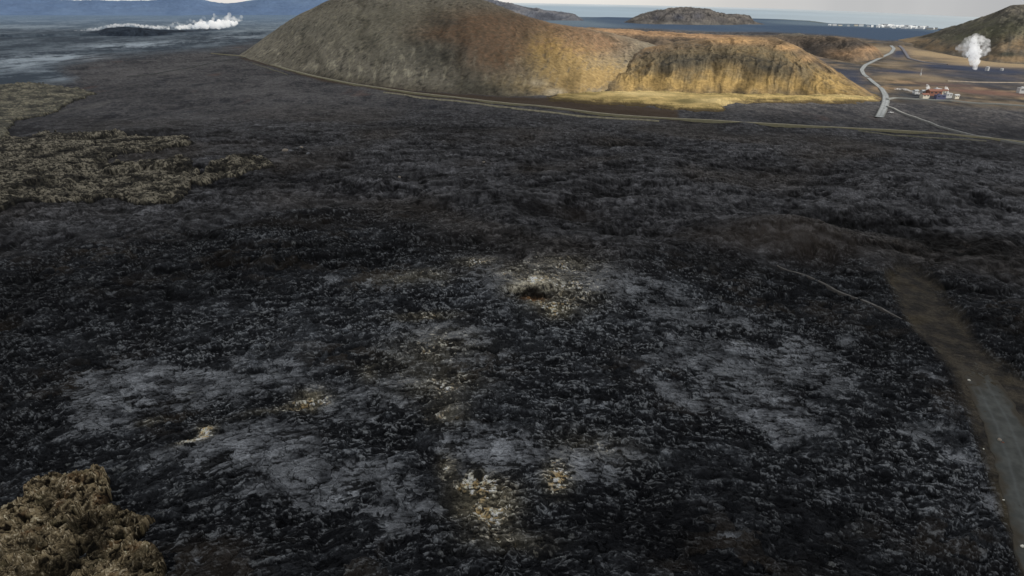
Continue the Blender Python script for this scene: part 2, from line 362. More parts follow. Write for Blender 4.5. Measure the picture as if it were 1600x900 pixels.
GROUND_EDGE = [(-200, 12), (0, 12), (380, 13), (500, 14), (640, 14), (760, 10), (800, 8), (1200, 15), (1500, 28), (1800, 34)]
NA, NR = 1900, 1330
az_f = np.linspace(math.radians(-55), math.radians(55), NA)
az_all = np.concatenate([np.linspace(math.radians(-180), math.radians(-55.5), 40), az_f, np.linspace(math.radians(55.5), math.radians(180), 40)])
emin = edge_line(az_all, GROUND_EDGE)
t = np.linspace(0, 1, NR); tt = t ** 1.12
coarse = np.radians([60, 66, 73, 80, 86, 89.5])
de_rows = emin[None, :] + (math.radians(56) - emin[None, :]) * tt[:, None]
de_rows = np.concatenate([de_rows, np.repeat(coarse[:, None], len(az_all), 1)], 0)
AZ = np.repeat(az_all[None, :], de_rows.shape[0], 0)
d, X, Y, Z, COL = terrain(AZ, de_rows)
# the land dips under the sea beyond the coast
COAST = [(-400, -20), (700, 12), (760, 24), (830, 27), (1200, 30), (1262, 33), (1290, 37), (1360, 40), (1470, 46), (1530, 50), (1800, 60)]
cl = edge_line(AZ, COAST)
seaside = ss(0, .0012, cl - de_rows) * (AZ > bearing(640, 10)[0])
Z = np.where(d > 2000, np.maximum(Z, 0) + 4, Z) - 30 * seaside
ground = tag(grid_mesh('ground', np.stack([X, Y, Z], -1), COL, M_lava), kind='structure')

# ---- the sea
SEA_EDGE = [(640, 3.4), (800, 4.4), (1000, 8), (1200, 13), (1350, 18.5), (1500, 25.5), (1700, 34)]
a0 = bearing(640, 12)[0]; a1 = math.radians(60)
az_s = np.linspace(a0, a1, 300); es = edge_line(az_s, SEA_EDGE)
cs = edge_line(az_s, COAST) + .006
rows = es[None, :] + (cs - es)[None, :] * np.linspace(0, 1, 120)[:, None] ** 1.5
AS = np.repeat(az_s[None, :], 120, 0); ds = H / np.tan(rows)
xs, ys = ds * np.sin(AS), ds * np.cos(AS)
band = ss(0, 1, np.linspace(0, 1, 120))[:, None] + 0 * AS
wcol = mix(np.zeros(AS.shape + (3,), F32) + C(172, 182, 190), C(132, 152, 168), ss(.0, .25, band))  # bluish haze put into the water colour, paler towards the horizon
wcol = mix(wcol, C(164, 174, 180), ss(.1, .6, AS) * .75)
wcol = wcol * (1 + .10 * fbm(xs / 900, ys / 5000, 3, 7))[..., None]
M_sea = earth_mat('sea_water', .55, .004, .94, 1.06, .1, 1, .3)
sea = tag(grid_mesh('sea', np.stack([xs, ys, 0 * xs + .5], -1), wcol * .8, M_sea), kind='structure')

# ------------------------------------------------------------------ hills
def hill(name, prof, paint, mat, shape=1.0, nz=1.0, nn=None, res=(500, 260), gul=1.0, seed=0, kind='structure', back=None, cliff=None, zbase=-3.0, sat=.86, dim=.80, grainy=1.0):
    """prof rows: pixel x, foot y, crest y, depth foot->crest, depth crest->back"""
    pr = sorted(prof)
    A = [bearing(p[0], p[1])[0] for p in pr]
    foot = [(H - 0) / math.tan(bearing(p[0], p[1])[1]) for p in pr]
    zc = []
    for p, f in zip(pr, foot):
        e = bearing(p[0], p[2])[1]; zc.append(H - (f + p[3]) * math.tan(e))
    az = np.linspace(A[0], A[-1], res[0])
    def cub(v):
        # monotone-ish smooth interpolation
        y = np.interp(az, A, v); k = max(3, res[0] // 60); ker = np.hanning(2 * k + 1); ker /= ker.sum()
        yp = np.concatenate([np.full(k, y[0]), y, np.full(k, y[-1])]); return np.convolve(yp, ker, 'valid')
    D0, ZC, DC, DB = cub(foot), cub(zc), cub([p[3] for p in pr]), cub([p[4] for p in pr])
    nf = int(res[1] * .72); nb = res[1] - nf
    s1 = np.linspace(0, 1, nf)[:, None]; s2 = np.linspace(0, 1, nb + 1)[1:, None]
    prof1 = (1 - (1 - s1) ** 1.9) * (1 - shape) + shape * np.sin(s1 * math.pi / 2) ** 1.15
    if cliff is not None: prof1 = cliff(s1, az[None, :])
    prof2 = np.cos(s2 * math.pi / 2) ** 1.2
    D = np.concatenate([D0 + DC * s1, D0 + DC + DB * s2], 0)
    S = np.concatenate([np.repeat(s1, res[0], 1), 1 + np.repeat(s2, res[0], 1)], 0)
    Zb = np.concatenate([zbase + (ZC - zbase) * prof1, zbase + (ZC - zbase) * prof2], 0)
    AZ = np.repeat(az[None, :], res[1], 0)
    X = D * np.sin(AZ); Y = D * np.cos(AZ)
    L = np.mean(D0)
    arc = AZ * L
    env = np.clip(np.sin(np.clip(S, 0, 2) / 2 * math.pi), 0, 1) ** .7 * np.clip(ZC / (np.max(ZC) * .5), .15, 1)
    crest = 1 - .75 * np.exp(-((S - 1) / .12) ** 2)
    g = 1 - np.abs(fbm(arc / (26 * nz) + .35 * fbm(X / (40 * nz), Y / (40 * nz), 2, seed + 3), S * 1.6, 4, seed + 5)) * 2
    f = fbm(X / (45 * nz), Y / (45 * nz), 5, seed + 8, .55)
    g2 = 1 - np.abs(fbm(arc / (9 * nz) + .3 * f, S * 2.5, 3, seed + 15)) * 2
    lowr = ss(.9, .3, S)
    Z = Zb + env * crest * (gul * nz * (3.6 * (g - .4) + 1.5 * lowr * (g2 - .4)) + 3.2 * nz * f + 1.3 * nz * fbm(X / 9, Y / 9, 3, seed + 18, .6))
    de = np.arctan2(H - Z, D)
    colr = paint(AZ, de, X, Y, Z, S, g, f, arc)
    grain = fbm(X / 5, Y / 5, 3, seed + 31, .7)
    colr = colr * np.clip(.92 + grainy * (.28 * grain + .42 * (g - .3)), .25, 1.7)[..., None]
    lum = (colr @ np.array([.3, .55, .15], F32))[..., None]
    colr = np.clip((lum + (colr - lum) * sat) * dim, .002, .8)
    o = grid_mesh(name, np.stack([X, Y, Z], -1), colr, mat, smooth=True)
    return tag(o, kind=kind)

def tones(shp, c): return np.zeros(shp + (3,), F32) + c

def paint_main(az, de, X, Y, Z, S, g, f, arc):
    c = tones(az.shape, C(116, 110, 96))
    st_ = fbm(arc / 7 - 9 * S, S * 13, 5, 201, .68)
    sp = fbm(X / 6, Y / 6, 4, 203, .6)
    c = mix(c, C(140, 132, 108), ss(.0, .8, sp + .5 * st_) * .8)
    c = mix(c, C(70, 67, 60), ss(.05, .7, -sp - .3 * st_ + .4 * f) * .9)
    green = np.clip(spots(az, de, [(620, 25, 120, 22, .8), (560, 60, 70, 20, .5), (640, 70, 70, 20, .4)]), 0, 1)
    c = mix(c, C(100, 96, 80), green * .6)
    rust = np.clip(spots(az, de, [(740, 45, 70, 28, 1), (790, 60, 60, 30, 1), (830, 45, 70, 20, 1), (880, 60, 60, 20, 1), (770, 95, 50, 24, .8), (680, 55, 40, 12, .5), (930, 70, 60, 20, .9)]), 0, 1)
    c = mix(c, mix(tones(az.shape, C(102, 84, 64)), C(124, 94, 68), ss(-.5, .5, sp)), rust * .9)
    grey = np.clip(spots(az, de, [(700, 35, 25, 8, .8), (680, 75, 60, 26, .7), (450, 45, 60, 14, .4), (830, 60, 20, 16, .5), (840, 30, 60, 8, .4)]), 0, 1)
    c = mix(c, C(70, 72, 68), grey * .6)
    gold = np.clip(spots(az, de, [(880, 100, 50, 26, 1.1), (850, 75, 30, 24, .6), (920, 125, 60, 14, 1.2), (870, 140, 50, 10, .8), (960, 110, 40, 20, .5), (800, 130, 40, 16, .4)]) * (1 + 1.1 * st_ + .5 * sp), 0, 1)
    c = mix(c, C(150, 122, 64), gold * .75)  # sunlit gold painted into the slope colour
    # pale scree streaks running down the slope
    stk = ss(.25, .75, st_ + .25 * g) * ss(1.0, .2, S)
    zone = np.clip(spots(az, de, [(560, 105, 130, 30, 1), (660, 110, 80, 30, .9), (450, 85, 70, 20, .8), (800, 120, 40, 30, .7), (480, 60, 60, 20, .5)]), 0, 1)
    c = mix(c, C(176, 168, 144), stk * zone * .5)
    c = mix(c, C(176, 160, 130), np.clip(spots(az, de, [(866, 143, 14, 5, 1.3), (845, 152, 20, 3, 1), (840, 130, 16, 6, .7)]) * (1 + st_), 0, .9))
    c = mix(c, C(52, 42, 32), np.clip(1 - S * 16, 0, 1) * (az < bearing(850, 150)[0]) * .7)
    dark = np.clip(spots(az, de, [(680, 90, 40, 20, .5), (730, 120, 30, 16, .6), (590, 95, 20, 8, .5), (540, 120, 60, 10, .3), (755, 138, 50, 10, .5)]) * (1 + f), 0, .7)
    c = mix(c, C(48, 48, 42), dark)
    return c

main_prof = [(366, 90, 92, 30, 60), (378, 91, 86, 60, 100), (400, 97, 72, 150, 150), (430, 104, 52, 260, 200), (470, 114, 27, 330, 260), (520, 125, 2, 380, 300), (560, 132, -9, 400, 320),
             (620, 140, -16, 400, 330), (690, 146, -14, 400, 330), (735, 150, -6, 390, 330), (760, 152, 2, 380, 320), (800, 155, 19, 370, 300), (850, 156, 35, 360, 280), (900, 152, 44, 340, 280), (940, 146, 50, 360, 260), (1000, 142, 66, 340, 240), (1040, 140, 80, 260, 200), (1070, 140, 110, 120, 100), (1085, 140, 138, 30, 50)]
hill('hill', main_prof, paint_main, M_hill, shape=.35, nz=1.0, res=(900, 420), gul=.8, seed=300)

def paint_ridge(az, de, X, Y, Z, S, g, f, arc):
    c = tones(az.shape, C(104, 92, 68))
    st_ = fbm(arc / 13 + 1.5 * S, S * 11, 4, 401, .6); sp = fbm(X / 9, Y / 9, 4, 403, .6)
    face = ss(.05, .12, S) * (1 - ss(.42, .6, S))
    c = mix(c, C(92, 82, 62), ss(0, .6, sp))
    c = mix(c, C(134, 110, 68), ss(-.25, .5, st_ + .3 * sp) * (1 - ss(.5, .8, S)) * .8)
    rk = np.clip(face * (.75 - .8 * g + .5 * st_) * (1 + f), 0, 1)
    c = mix(c, C(52, 50, 46), ss(.2, .8, rk + .1) * .75)
    c = mix(c, C(56, 56, 52), np.clip(spots(az, de, [(1060, 96, 40, 14, .8), (1110, 92, 30, 12, .7), (1160, 95, 40, 14, .7), (1210, 110, 30, 20, .6), (970, 105, 14, 20, .7), (1020, 85, 30, 10, .3)]) * (1 + 1.2 * st_), 0, .85))  # cliff shadows painted as dark patches; the leftmost is grey-dark rock
    top = ss(.55, .85, S)
    c = mix(c, mix(tones(az.shape, C(106, 88, 66)), C(84, 76, 66), ss(-.4, .4, sp)), top * .85)
    c = mix(c, C(166, 130, 84), np.clip(spots(az, de, [(1150, 64, 50, 5, .9), (1230, 74, 20, 5, .8), (1000, 72, 30, 5, .6), (1080, 56, 80, 3, .9), (960, 50, 60, 3, .8), (1260, 92, 14, 6, .5)]) * (1 + sp), 0, .9))
    gold = np.clip(spots(az, de, [(1060, 130, 90, 12, 1), (1180, 128, 60, 12, .8), (1290, 138, 60, 12, 1), (1300, 120, 30, 10, .7), (990, 130, 40, 16, 1), (1130, 115, 30, 20, .5)]) * (1 + st_), 0, 1)
    c = mix(c, C(156, 128, 70), gold * .8)  # gold at the ridge foot: sunlight put into the colour
    lf = 1 - ss(bearing(938, 120)[0], bearing(990, 120)[0], az)
    c = mix(c, mix(tones(az.shape, C(96, 84, 66)), C(66, 62, 56), ss(-.3, .4, st_)), lf * .75)
    rim = ss(.6, 1, S) * (1 - ss(1.0, 1.1, S)) * (az > bearing(1215, 80)[0])
    c = mix(c, C(150, 122, 84), rim * .6 * ss(-.2, .4, st_))
    return c

def cliffs(s, az):
    a = np.sin(s * math.pi / 2)
    st2 = ss(.03, .40, s) * .68 + ss(.35, 1, s) * .32
    k = .15 + .60 * ss(bearing(960, 100)[0], bearing(1080, 100)[0], az)
    return (1 - k) * a + k * st2
ridge_prof = [(900, 151, 149, 20, 60), (925, 150, 134, 80, 80), (945, 149, 116, 150, 120), (965, 149, 98, 200, 140), (990, 148, 82, 240, 160), (1020, 148, 72, 260, 200), (1080, 150, 63, 300, 240), (1140, 152, 58, 320, 240), (1195, 154, 60, 320, 240), (1215, 155, 65, 300, 200), (1245, 156, 80, 250, 160), (1275, 157, 98, 190, 130), (1310, 158, 120, 120, 100), (1345, 158, 139, 60, 60), (1368, 158, 152, 25, 40), (1380, 158, 157, 12, 30)]
hill('hill', ridge_prof, paint_ridge, M_hill, nz=.8, res=(800, 340), gul=1.1, seed=500, cliff=cliffs)

def paint_flat(c1, c2, extra=None, fx=30, sc=1.0):
    def p(az, de, X, Y, Z, S, g, f, arc):
        n = fbm(X / fx, Y / fx, 4, 77, .6)
        c = mix(tones(az.shape, C(*c1)), C(*c2), ss(-.4, .5, n * sc + .3 * g - .2))
        if extra:
            for (cc, lst) in extra: c = mix(c, C(*cc), np.clip(spots(az, de, lst) * (1 + n), 0, .9))
        return c
    return p
# orange-brown upland behind the ridge
hill('hill', [(860, 60, 44, 150, 200), (920, 70, 44, 300, 300), (1000, 72, 49, 350, 300), (1100, 74, 55, 350, 300), (1180, 76, 58, 350, 300), (1240, 80, 54, 350, 300), (1290, 92, 58, 260, 300), (1330, 98, 62, 220, 300), (1352, 96, 69, 130, 200), (1370, 92, 80, 50, 100), (1380, 90, 87, 15, 40)],
     paint_flat((80, 70, 60), (104, 88, 70), [((150, 118, 84), [(960, 48, 60, 4, 1), (1040, 53, 60, 4, 1), (1120, 57, 50, 3, 1), (1320, 84, 30, 6, .7), (1360, 76, 22, 5, .8), (1150, 60, 60, 2, .8)]), ((66, 62, 60), [(1340, 68, 24, 6, .8), (1220, 62, 50, 6, .6), (1270, 80, 20, 10, .8), (1240, 90, 20, 8, .8), (1300, 70, 30, 5, .5)]), ((90, 90, 84), [(1250, 52, 60, 4, .8)])], 25), M_hill, shape=.5, nz=1.3, res=(500, 160), gul=.6, seed=600)
# flat-topped far mountain
hill('far_mountain', [(975, 37, 35, 60, 200), (985, 38, 30, 200, 300), (1000, 39, 24, 350, 400), (1025, 40, 16.5, 500, 500), (1050, 40, 12.5, 600, 600), (1080, 41, 13, 600, 600), (1105, 41, 16, 600, 500), (1125, 41, 22, 500, 400), (1150, 41, 25.5, 400, 300), (1168, 40, 27, 300, 300), (1178, 40, 34, 100, 200), (1195, 40, 38, 50, 100)],
     paint_flat((74, 72, 72), (92, 88, 84), [((48, 56, 74), [(1060, 27, 10, 5, .5), (1090, 25, 9, 6, .4), (1025, 28, 6, 5, .4)]), ((92, 90, 86), [(1080, 37, 80, 3, .7)])], 60), M_farhill, shape=.3, nz=4, res=(300, 120), gul=1.0, seed=700)
# distant ridge left of the sea, blue haze baked into its colour
hill('far_ridge', [(700, 34, -2, 500, 500), (755, 34, -1, 700, 500), (775, 34, 2, 700, 600), (800, 34, 6, 700, 600), (820, 34, 11, 700, 600), (850, 34, 16, 600, 500), (880, 34, 20, 500, 400), (895, 34, 21, 400, 300), (905, 34, 27, 200, 200), (912, 34, 32, 50, 100)],
     paint_flat((78, 82, 92), (98, 98, 102), None, 200), M_farhill, shape=.4, nz=4, res=(240, 90), gul=.8, seed=750)
# hill on the right
def paint_right(az, de, X, Y, Z, S, g, f, arc):
    n = fbm(X / 22, Y / 22, 5, 811, .6); st_ = fbm(arc / 16, S * 5, 4, 812, .6)
    c = mix(tones(az.shape, C(84, 80, 74)), C(100, 94, 82), ss(-.4, .5, n))
    c = mix(c, C(84, 86, 64), np.clip(spots(az, de, [(1560, 48, 60, 16, .8), (1500, 62, 50, 8, .5)]) * (1 + n), 0, .7))
    c = mix(c, C(134, 112, 82), np.clip(spots(az, de, [(1590, 70, 30, 14, .7), (1480, 76, 60, 5, .7), (1580, 92, 60, 5, .9), (1430, 64, 40, 5, .9)]) * (1 + n + st_), 0, .85))
    c = mix(c, C(52, 56, 50), np.clip(spots(az, de, [(1575, 85, 18, 4, 1), (1590, 30, 40, 12, .4), (1490, 40, 30, 12, .3)]), 0, .8))
    c = mix(c, C(62, 60, 58), ss(.1, .7, -st_) * .5)
    return c
hill('hill', [(1395, 66, 64, 60, 100), (1430, 74, 58, 250, 300), (1460, 82, 48, 350, 400), (1490, 88, 38, 450, 450), (1515, 92, 27, 500, 500), (1540, 96, 15, 550, 500), (1555, 98, 8.5, 560, 500), (1580, 100, 8, 560, 500), (1620, 102, 9, 560, 500), (1680, 104, 14, 520, 500), (1760, 104, 40, 300, 400), (1810, 104, 90, 50, 100)],
     paint_right, M_hill, shape=.45, nz=1.8, res=(500, 260), gul=.8, seed=800)
# far mountains at the left, blue haze baked into their colour
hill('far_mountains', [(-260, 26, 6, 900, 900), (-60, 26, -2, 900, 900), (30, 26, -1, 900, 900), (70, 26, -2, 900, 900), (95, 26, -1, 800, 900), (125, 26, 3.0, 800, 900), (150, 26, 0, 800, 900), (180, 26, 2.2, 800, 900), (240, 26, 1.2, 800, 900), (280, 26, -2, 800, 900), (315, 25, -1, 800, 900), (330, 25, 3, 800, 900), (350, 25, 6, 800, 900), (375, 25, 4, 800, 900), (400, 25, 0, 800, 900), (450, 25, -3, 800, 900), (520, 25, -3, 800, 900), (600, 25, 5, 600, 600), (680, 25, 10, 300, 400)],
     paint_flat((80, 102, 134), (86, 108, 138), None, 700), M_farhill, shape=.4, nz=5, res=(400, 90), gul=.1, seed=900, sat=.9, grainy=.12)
# dark crater row with fumes behind it
hill('crater_row', [(100, 55, 53.5, 20, 60), (130, 55, 51, 60, 80), (155, 56, 49, 80, 80), (170, 57, 44, 90, 90), (195, 57, 42, 90, 90), (225, 57, 44, 90, 90), (250, 56, 47, 90, 90), (285, 54, 47, 80, 80), (320, 52, 45.5, 60, 60), (350, 49, 46, 30, 40), (365, 48, 47, 10, 20)],
     paint_flat((40, 50, 62), (56, 66, 78), None, 20), M_hill, shape=.5, nz=.7, res=(260, 60), gul=.5, seed=950)

# ------------------------------------------------------------------ patches standing proud of the lava sheet
def patch(name, poly, mat, hfun, cfun, label, cat, res, soft=6, kind='stuff', warp=.004):
    B = [bearing(*p) for p in poly]; m = .012
    a0, a1 = min(b[0] for b in B) - m, max(b[0] for b in B) + m; e0, e1 = max(.01, min(b[1] for b in B) - m * .7), max(b[1] for b in B) + m
    AZ, DE = np.meshgrid(np.linspace(a0, a1, res[0]), np.linspace(e0, e1, res[1]))
    d, X, Y, z, c0 = terrain(AZ, DE)
    w1 = fbm(X / 9, Y / 9, 3, 55) ; w2 = fbm(X / 9 + 50, Y / 9, 3, 56)
    mk = softin(AZ + warp * w1, DE + warp * .6 * w2, poly, soft, 13)
    h, extra = hfun(X, Y, AZ, DE, mk)
    Zp = z + h
    c = cfun(X, Y, AZ, DE, mk, extra)
    o = grid_mesh(name, np.stack([X, Y, Zp], -1), np.clip(c, .002, .8), mat, keep=mk > .03)
    return tag(o, label, cat, kind=kind)

def moss_h(size, hgt, base):
    def f(X, Y, AZ, DE, mk):
        g, r, t_ = cells(X / size / 1.3 + .4 * pn(X / size * 1.7, Y / size * 1.7, 5), Y / size + .4 * pn(X / size * 1.7, Y / size * 1.7, 6), 7)
        n = fbm(X / 16, Y / 13, 4, 9, .6); rd = 1 - np.abs(fbm(X / 24, Y / 18, 2, 12)) * 2.6
        mm = ss(.25, .75, mk * 1.2 + .5 * n)
        h = (mm - .45) * base + hgt * .34 * (np.sqrt(np.clip(g, 0, 1)) * .9 + .4 * (r - .5) + .3 * t_) * mm + base * (.42 * n + .2 * rd) * mm
        return h - .3 * (1 - mm), (g, r, n, rd, mm)
    return f
def moss_c(ca, cb, cd, dens=1.0):
    def f(X, Y, AZ, DE, mk, e):
        g, r, n, rd, mm = e
        c = mix(tones(X.shape, C(*ca)), C(*cb), ss(.2, 1.0, r + .5 * n + .25 * rd))
        c = mix(c, C(*cd), ss(.34, .08, g) * .9 * dens)
        c = mix(c, C(*cd), ss(.05, .5, -n + .25 * fbm(X / 6, Y / 6, 2, 19)) * .85 * dens)
        c = mix(c, C(*cd), ss(.1, -.5, rd) * .6 * dens)
        return mix(c, C(28, 28, 29), ss(.9, .35, mm + .35 * (r - .5)))
    return f
patch('moss', MOSS_MID, M_moss, moss_h(1.9, 1.2, 2.4), moss_c((66, 63, 56), (124, 118, 104), (20, 20, 20)), 'olive-brown moss cushions on the old lava left of the main hill, widest patch', 'moss', (560, 260), 8)
patch('moss', MOSS_MID2, M_moss, moss_h(1.9, 1.2, 1.8), moss_c((66, 63, 56), (124, 118, 104), (20, 20, 20)), 'narrow tongue of olive moss pointing right from the widest moss patch', 'moss', (260, 120), 5, warp=.002)
patch('moss', MOSS_FAR, M_moss, moss_h(4.0, 1.4, 2.5), moss_c((88, 86, 76), (124, 119, 102), (46, 46, 46), .7), 'dull grey-olive moss field at the left edge beyond the dark lava tongue', 'moss', (360, 160), 6)
def near_h(X, Y, AZ, DE, mk):
    wx = X + 1.0 * pn(X / 1.7, Y / 1.7, 13) + .35 * pn(X / .6, Y / .6, 17); wy = Y + 1.0 * pn(X / 1.7, Y / 1.7, 14) + .35 * pn(X / .6, Y / .6, 18)
    g, r, t_ = cells(wx / .8, wy / .8, 7)
    g2, r2, t2 = cells(wx / .32, wy / .32, 8)
    n = fbm(X / 10, Y / 10, 4, 9, .6)
    rd = 1 - np.abs(fbm(wx / 2.6, wy / 2.6, 3, 15, .6)) * 2.6; rf = 1 - np.abs(pn(wx / .5, wy / .5, 16)) * 2.6
    mm = ss(.25, .75, mk * 1.1 + .7 * n - .05)
    h = (mm - .4) * 3.2 + (1.5 * n + .26 * rd + .05 * rf + .16 * (r - .5) + .10 * t_ + .06 * (r2 - .5)) * mm
    return h - .4 * (1 - mm), (rf, r, n, rd, r2, mm)
def near_c(X, Y, AZ, DE, mk, e):
    rf, r, n, rd, r2, mm = e
    c = mix(tones(X.shape, C(64, 56, 44)), C(138, 124, 98), ss(.1, 1.0, .35 * r + .45 * r2 + .3 * rd + .25 * rf - .1))
    c = mix(c, C(76, 74, 52), ss(.1, .7, fbm(X / 3, Y / 3, 3, 29)) * .4)
    c = mix(c, C(92, 62, 38), ss(.2, .7, fbm(X / 4, Y / 4, 3, 39)) * .5)
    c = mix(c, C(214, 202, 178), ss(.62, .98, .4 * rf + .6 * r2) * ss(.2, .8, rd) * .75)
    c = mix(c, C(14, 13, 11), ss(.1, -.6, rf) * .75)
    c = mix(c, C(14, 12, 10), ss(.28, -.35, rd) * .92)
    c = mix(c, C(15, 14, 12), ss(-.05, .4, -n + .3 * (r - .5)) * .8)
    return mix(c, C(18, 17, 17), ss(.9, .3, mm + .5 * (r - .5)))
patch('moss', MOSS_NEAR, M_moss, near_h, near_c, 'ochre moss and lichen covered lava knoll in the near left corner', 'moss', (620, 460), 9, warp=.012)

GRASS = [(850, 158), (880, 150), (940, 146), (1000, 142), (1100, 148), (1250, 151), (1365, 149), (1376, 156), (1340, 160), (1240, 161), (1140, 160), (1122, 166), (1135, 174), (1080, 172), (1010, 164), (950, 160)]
def gr_h(X, Y, AZ, DE, mk):
    n = fbm(X / 14, Y / 14, 4, 9)
    return (mk - .3) * 2.4 + .5 * n + 1.4 * mk - .5 * (1 - ss(.03, .3, mk)), n
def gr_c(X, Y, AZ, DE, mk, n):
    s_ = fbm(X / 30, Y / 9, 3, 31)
    c = mix(tones(X.shape, C(122, 108, 70)), C(160, 140, 94), ss(-.4, .5, n + s_))  # sunlit patch put into the colour as golden dry grass
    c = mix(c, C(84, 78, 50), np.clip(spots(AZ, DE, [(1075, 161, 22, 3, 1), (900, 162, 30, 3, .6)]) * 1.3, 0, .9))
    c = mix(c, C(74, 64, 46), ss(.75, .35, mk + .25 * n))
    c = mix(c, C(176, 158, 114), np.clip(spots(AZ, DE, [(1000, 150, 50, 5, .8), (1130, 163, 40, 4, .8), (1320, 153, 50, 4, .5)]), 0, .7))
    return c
patch('grass', GRASS, M_grass, gr_h, gr_c, 'dry grass flat with painted sunlit gold between the cliffed ridge and the dark lava', 'grass', (620, 110), 8, warp=.0028)

# ------------------------------------------------------------------ roads
def ground_z(x, y):
    az = np.array([math.atan2(x, y)]); de = np.array([math.atan2(H, math.hypot(x, y))])
    return float(terrain(az, de)[3][0])

def ribbon(name, pts, tone, edge=None, lift=.5, n=220, cross=9, jitter=.06, mat=None, follow=True, raw=None, marks=None, bank=0.0, sk=7, sink=0.0):
    """pts: (px, py, half width m)"""
    W = np.array([at(p[0], p[1])[:2] for p in pts]); hw = np.array([p[2] for p in pts], float)
    seg = np.r_[0, np.cumsum(np.hypot(*np.diff(W, axis=0).T))]
    s = np.linspace(0, seg[-1], n)
    def sm(v):
        y = np.interp(s, seg, v); k = max(2, n // (len(pts) * 3)); ker = np.hanning(2 * k + 1); ker /= ker.sum()
        yp = np.concatenate([2 * y[0] - y[k:0:-1], y, 2 * y[-1] - y[-2:-k - 2:-1]]); return np.convolve(yp, ker, 'valid')
    x, y, w = sm(W[:, 0]), sm(W[:, 1]), sm(hw)
    tx, ty = np.gradient(x), np.gradient(y); l = np.hypot(tx, ty); nx, ny = ty / l, -tx / l
    c = np.linspace(-1, 1, cross)[None, :]
    w2 = w[:, None] * (1 + jitter * fbm(s[:, None] / 6 + 0 * c, 3 * np.sign(c) + 0 * s[:, None], 2, 61))
    X = x[:, None] + nx[:, None] * c * w2; Y = y[:, None] + ny[:, None] * c * w2
    az = np.arctan2(X, Y); d = np.hypot(X, Y)
    zg = terrain(az, np.arctan2(H, d))[3]
    k = sk; zc = zg.max(1); zc = np.convolve(np.r_[np.full(k, zc[0]), zc, np.full(k, zc[-1])], np.ones(2 * k + 1) / (2 * k + 1), 'valid')
    Z = zc[:, None] + lift + 0 * c
    Z[:, 0] -= lift + 1.2 + bank; Z[:, -1] -= lift + 1.2 + bank
    Z = Z - sink * np.exp(-((s[:, None] + 0 * X + 5 * fbm(X / 5, Y / 5, 2, 67)) / 16) ** 2)
    nn = fbm(X / 3, Y / 3, 3, 63)
    col_ = mix(tones(X.shape, C(*tone[0])), C(*tone[1]), ss(-.5, .5, nn))
    ac = np.abs(c) + 0 * X
    if edge: col_ = mix(col_, C(*edge), ss(.55, .8, ac + .12 * nn))
    if marks is not None: col_ = marks(col_, c + 0 * X, s[:, None] + 0 * X, nn)
    o = grid_mesh(name, np.stack([X, Y, Z], -1), col_, mat or M_road, smooth=True)
    return tag(o, kind='structure')
M_road = earth_mat('road_surface', .85, 1.2, .88, 1.12, .2, .05, .25)
def hw_marks(c_, c, s, nn):
    return mix(c_, C(96, 98, 98), (np.abs(c) < .07) * .5)
ribbon('highway', [(1366, 62, 4), (1378, 66, 4), (1392, 71, 4.5), (1397, 76, 4.5), (1392, 83, 4.5), (1370, 93, 4), (1352, 102, 4), (1346, 109, 3.6), (1350, 117, 3.2), (1364, 128, 3.2), (1378, 139, 3.2), (1384, 150, 3.8), (1384, 160, 4.2), (1380, 172, 4.2), (1373, 186, 4.0)], ((116, 120, 122), (138, 142, 144)), edge=(92, 94, 92), lift=.3, n=320, cross=15, marks=hw_marks)
ribbon('side_road', [(1386, 169, 1.4), (1400, 176, 1.4), (1440, 191, 1.4), (1490, 206, 1.3), (1530, 217, 1.2), (1600, 229, 1.1), (1680, 240, 1)], ((118, 118, 116), (140, 140, 138)), edge=(90, 90, 88), lift=1.2, n=260)
ribbon('access_road', [(1386, 156, 2), (1398, 153, 1.3), (1430, 155, 1.1), (1480, 158, 1.0), (1540, 162, 1.4), (1620, 168, 1.4), (1700, 172, 1.4)], ((112, 115, 114), (136, 139, 138)), edge=(96, 98, 96), lift=1.2, n=220)
ribbon('far_road', [(1390, 64, 4), (1400, 68, 4), (1410, 76, 3.5), (1420, 92, 3), (1450, 99, 3), (1480, 101, 3)], ((84, 84, 92), (100, 100, 106)), lift=1.2, n=160)
ribbon('far_track', [(1480, 127, 1.6), (1540, 129, 1.6), (1640, 131, 1.6)], ((120, 112, 102), (138, 128, 116)), lift=1, n=100)
ribbon('dirt_track', [(330, 84, 1.0), (376, 88, 1.8), (410, 96, 2.2), (450, 109, 2.4), (500, 122, 2.3), (560, 134, 2.2), (620, 143, 2.3), (700, 153, 2.3), (800, 165, 2.1), (900, 173, 2.1), (1000, 181, 2.1), (1100, 188, 1.9), (1200, 195, 1.8), (1330, 204, 1.7), (1450, 211, 1.3), (1560, 222, 1.3), (1700, 240, 1.3)], ((122, 118, 102), (152, 146, 126)), edge=(104, 100, 80), lift=1.3, n=700, jitter=.25, bank=1.0, sk=22)
ribbon('dirt_track', [(600, 146, .9), (660, 154, 1.4), (740, 163, 1.3), (800, 171, 1.2), (880, 178, 1.3), (960, 184, 1.2), (1030, 188, .7)], ((112, 108, 92), (138, 132, 112)), lift=1.0, n=320, jitter=.6, sk=12)
ribbon('dirt_track', [(395, 99, .8), (430, 110, 1), (450, 117, .6)], ((84, 82, 70), (100, 96, 82)), lift=.8, n=90, jitter=.4)
ribbon('dirt_track', [(200, 121, 1.0), (240, 116, 1.0), (300, 105, 1.0), (345, 96, 1.0), (385, 90, 1.0)], ((66, 68, 70), (82, 82, 80)), lift=.8, n=120, jitter=.4)
ribbon('dirt_track', [(1340, 207, .7), (1400, 213, 1.3), (1460, 218, 1.3), (1540, 224, .9)], ((84, 84, 70), (106, 102, 90)), lift=.5, n=160, jitter=.6)
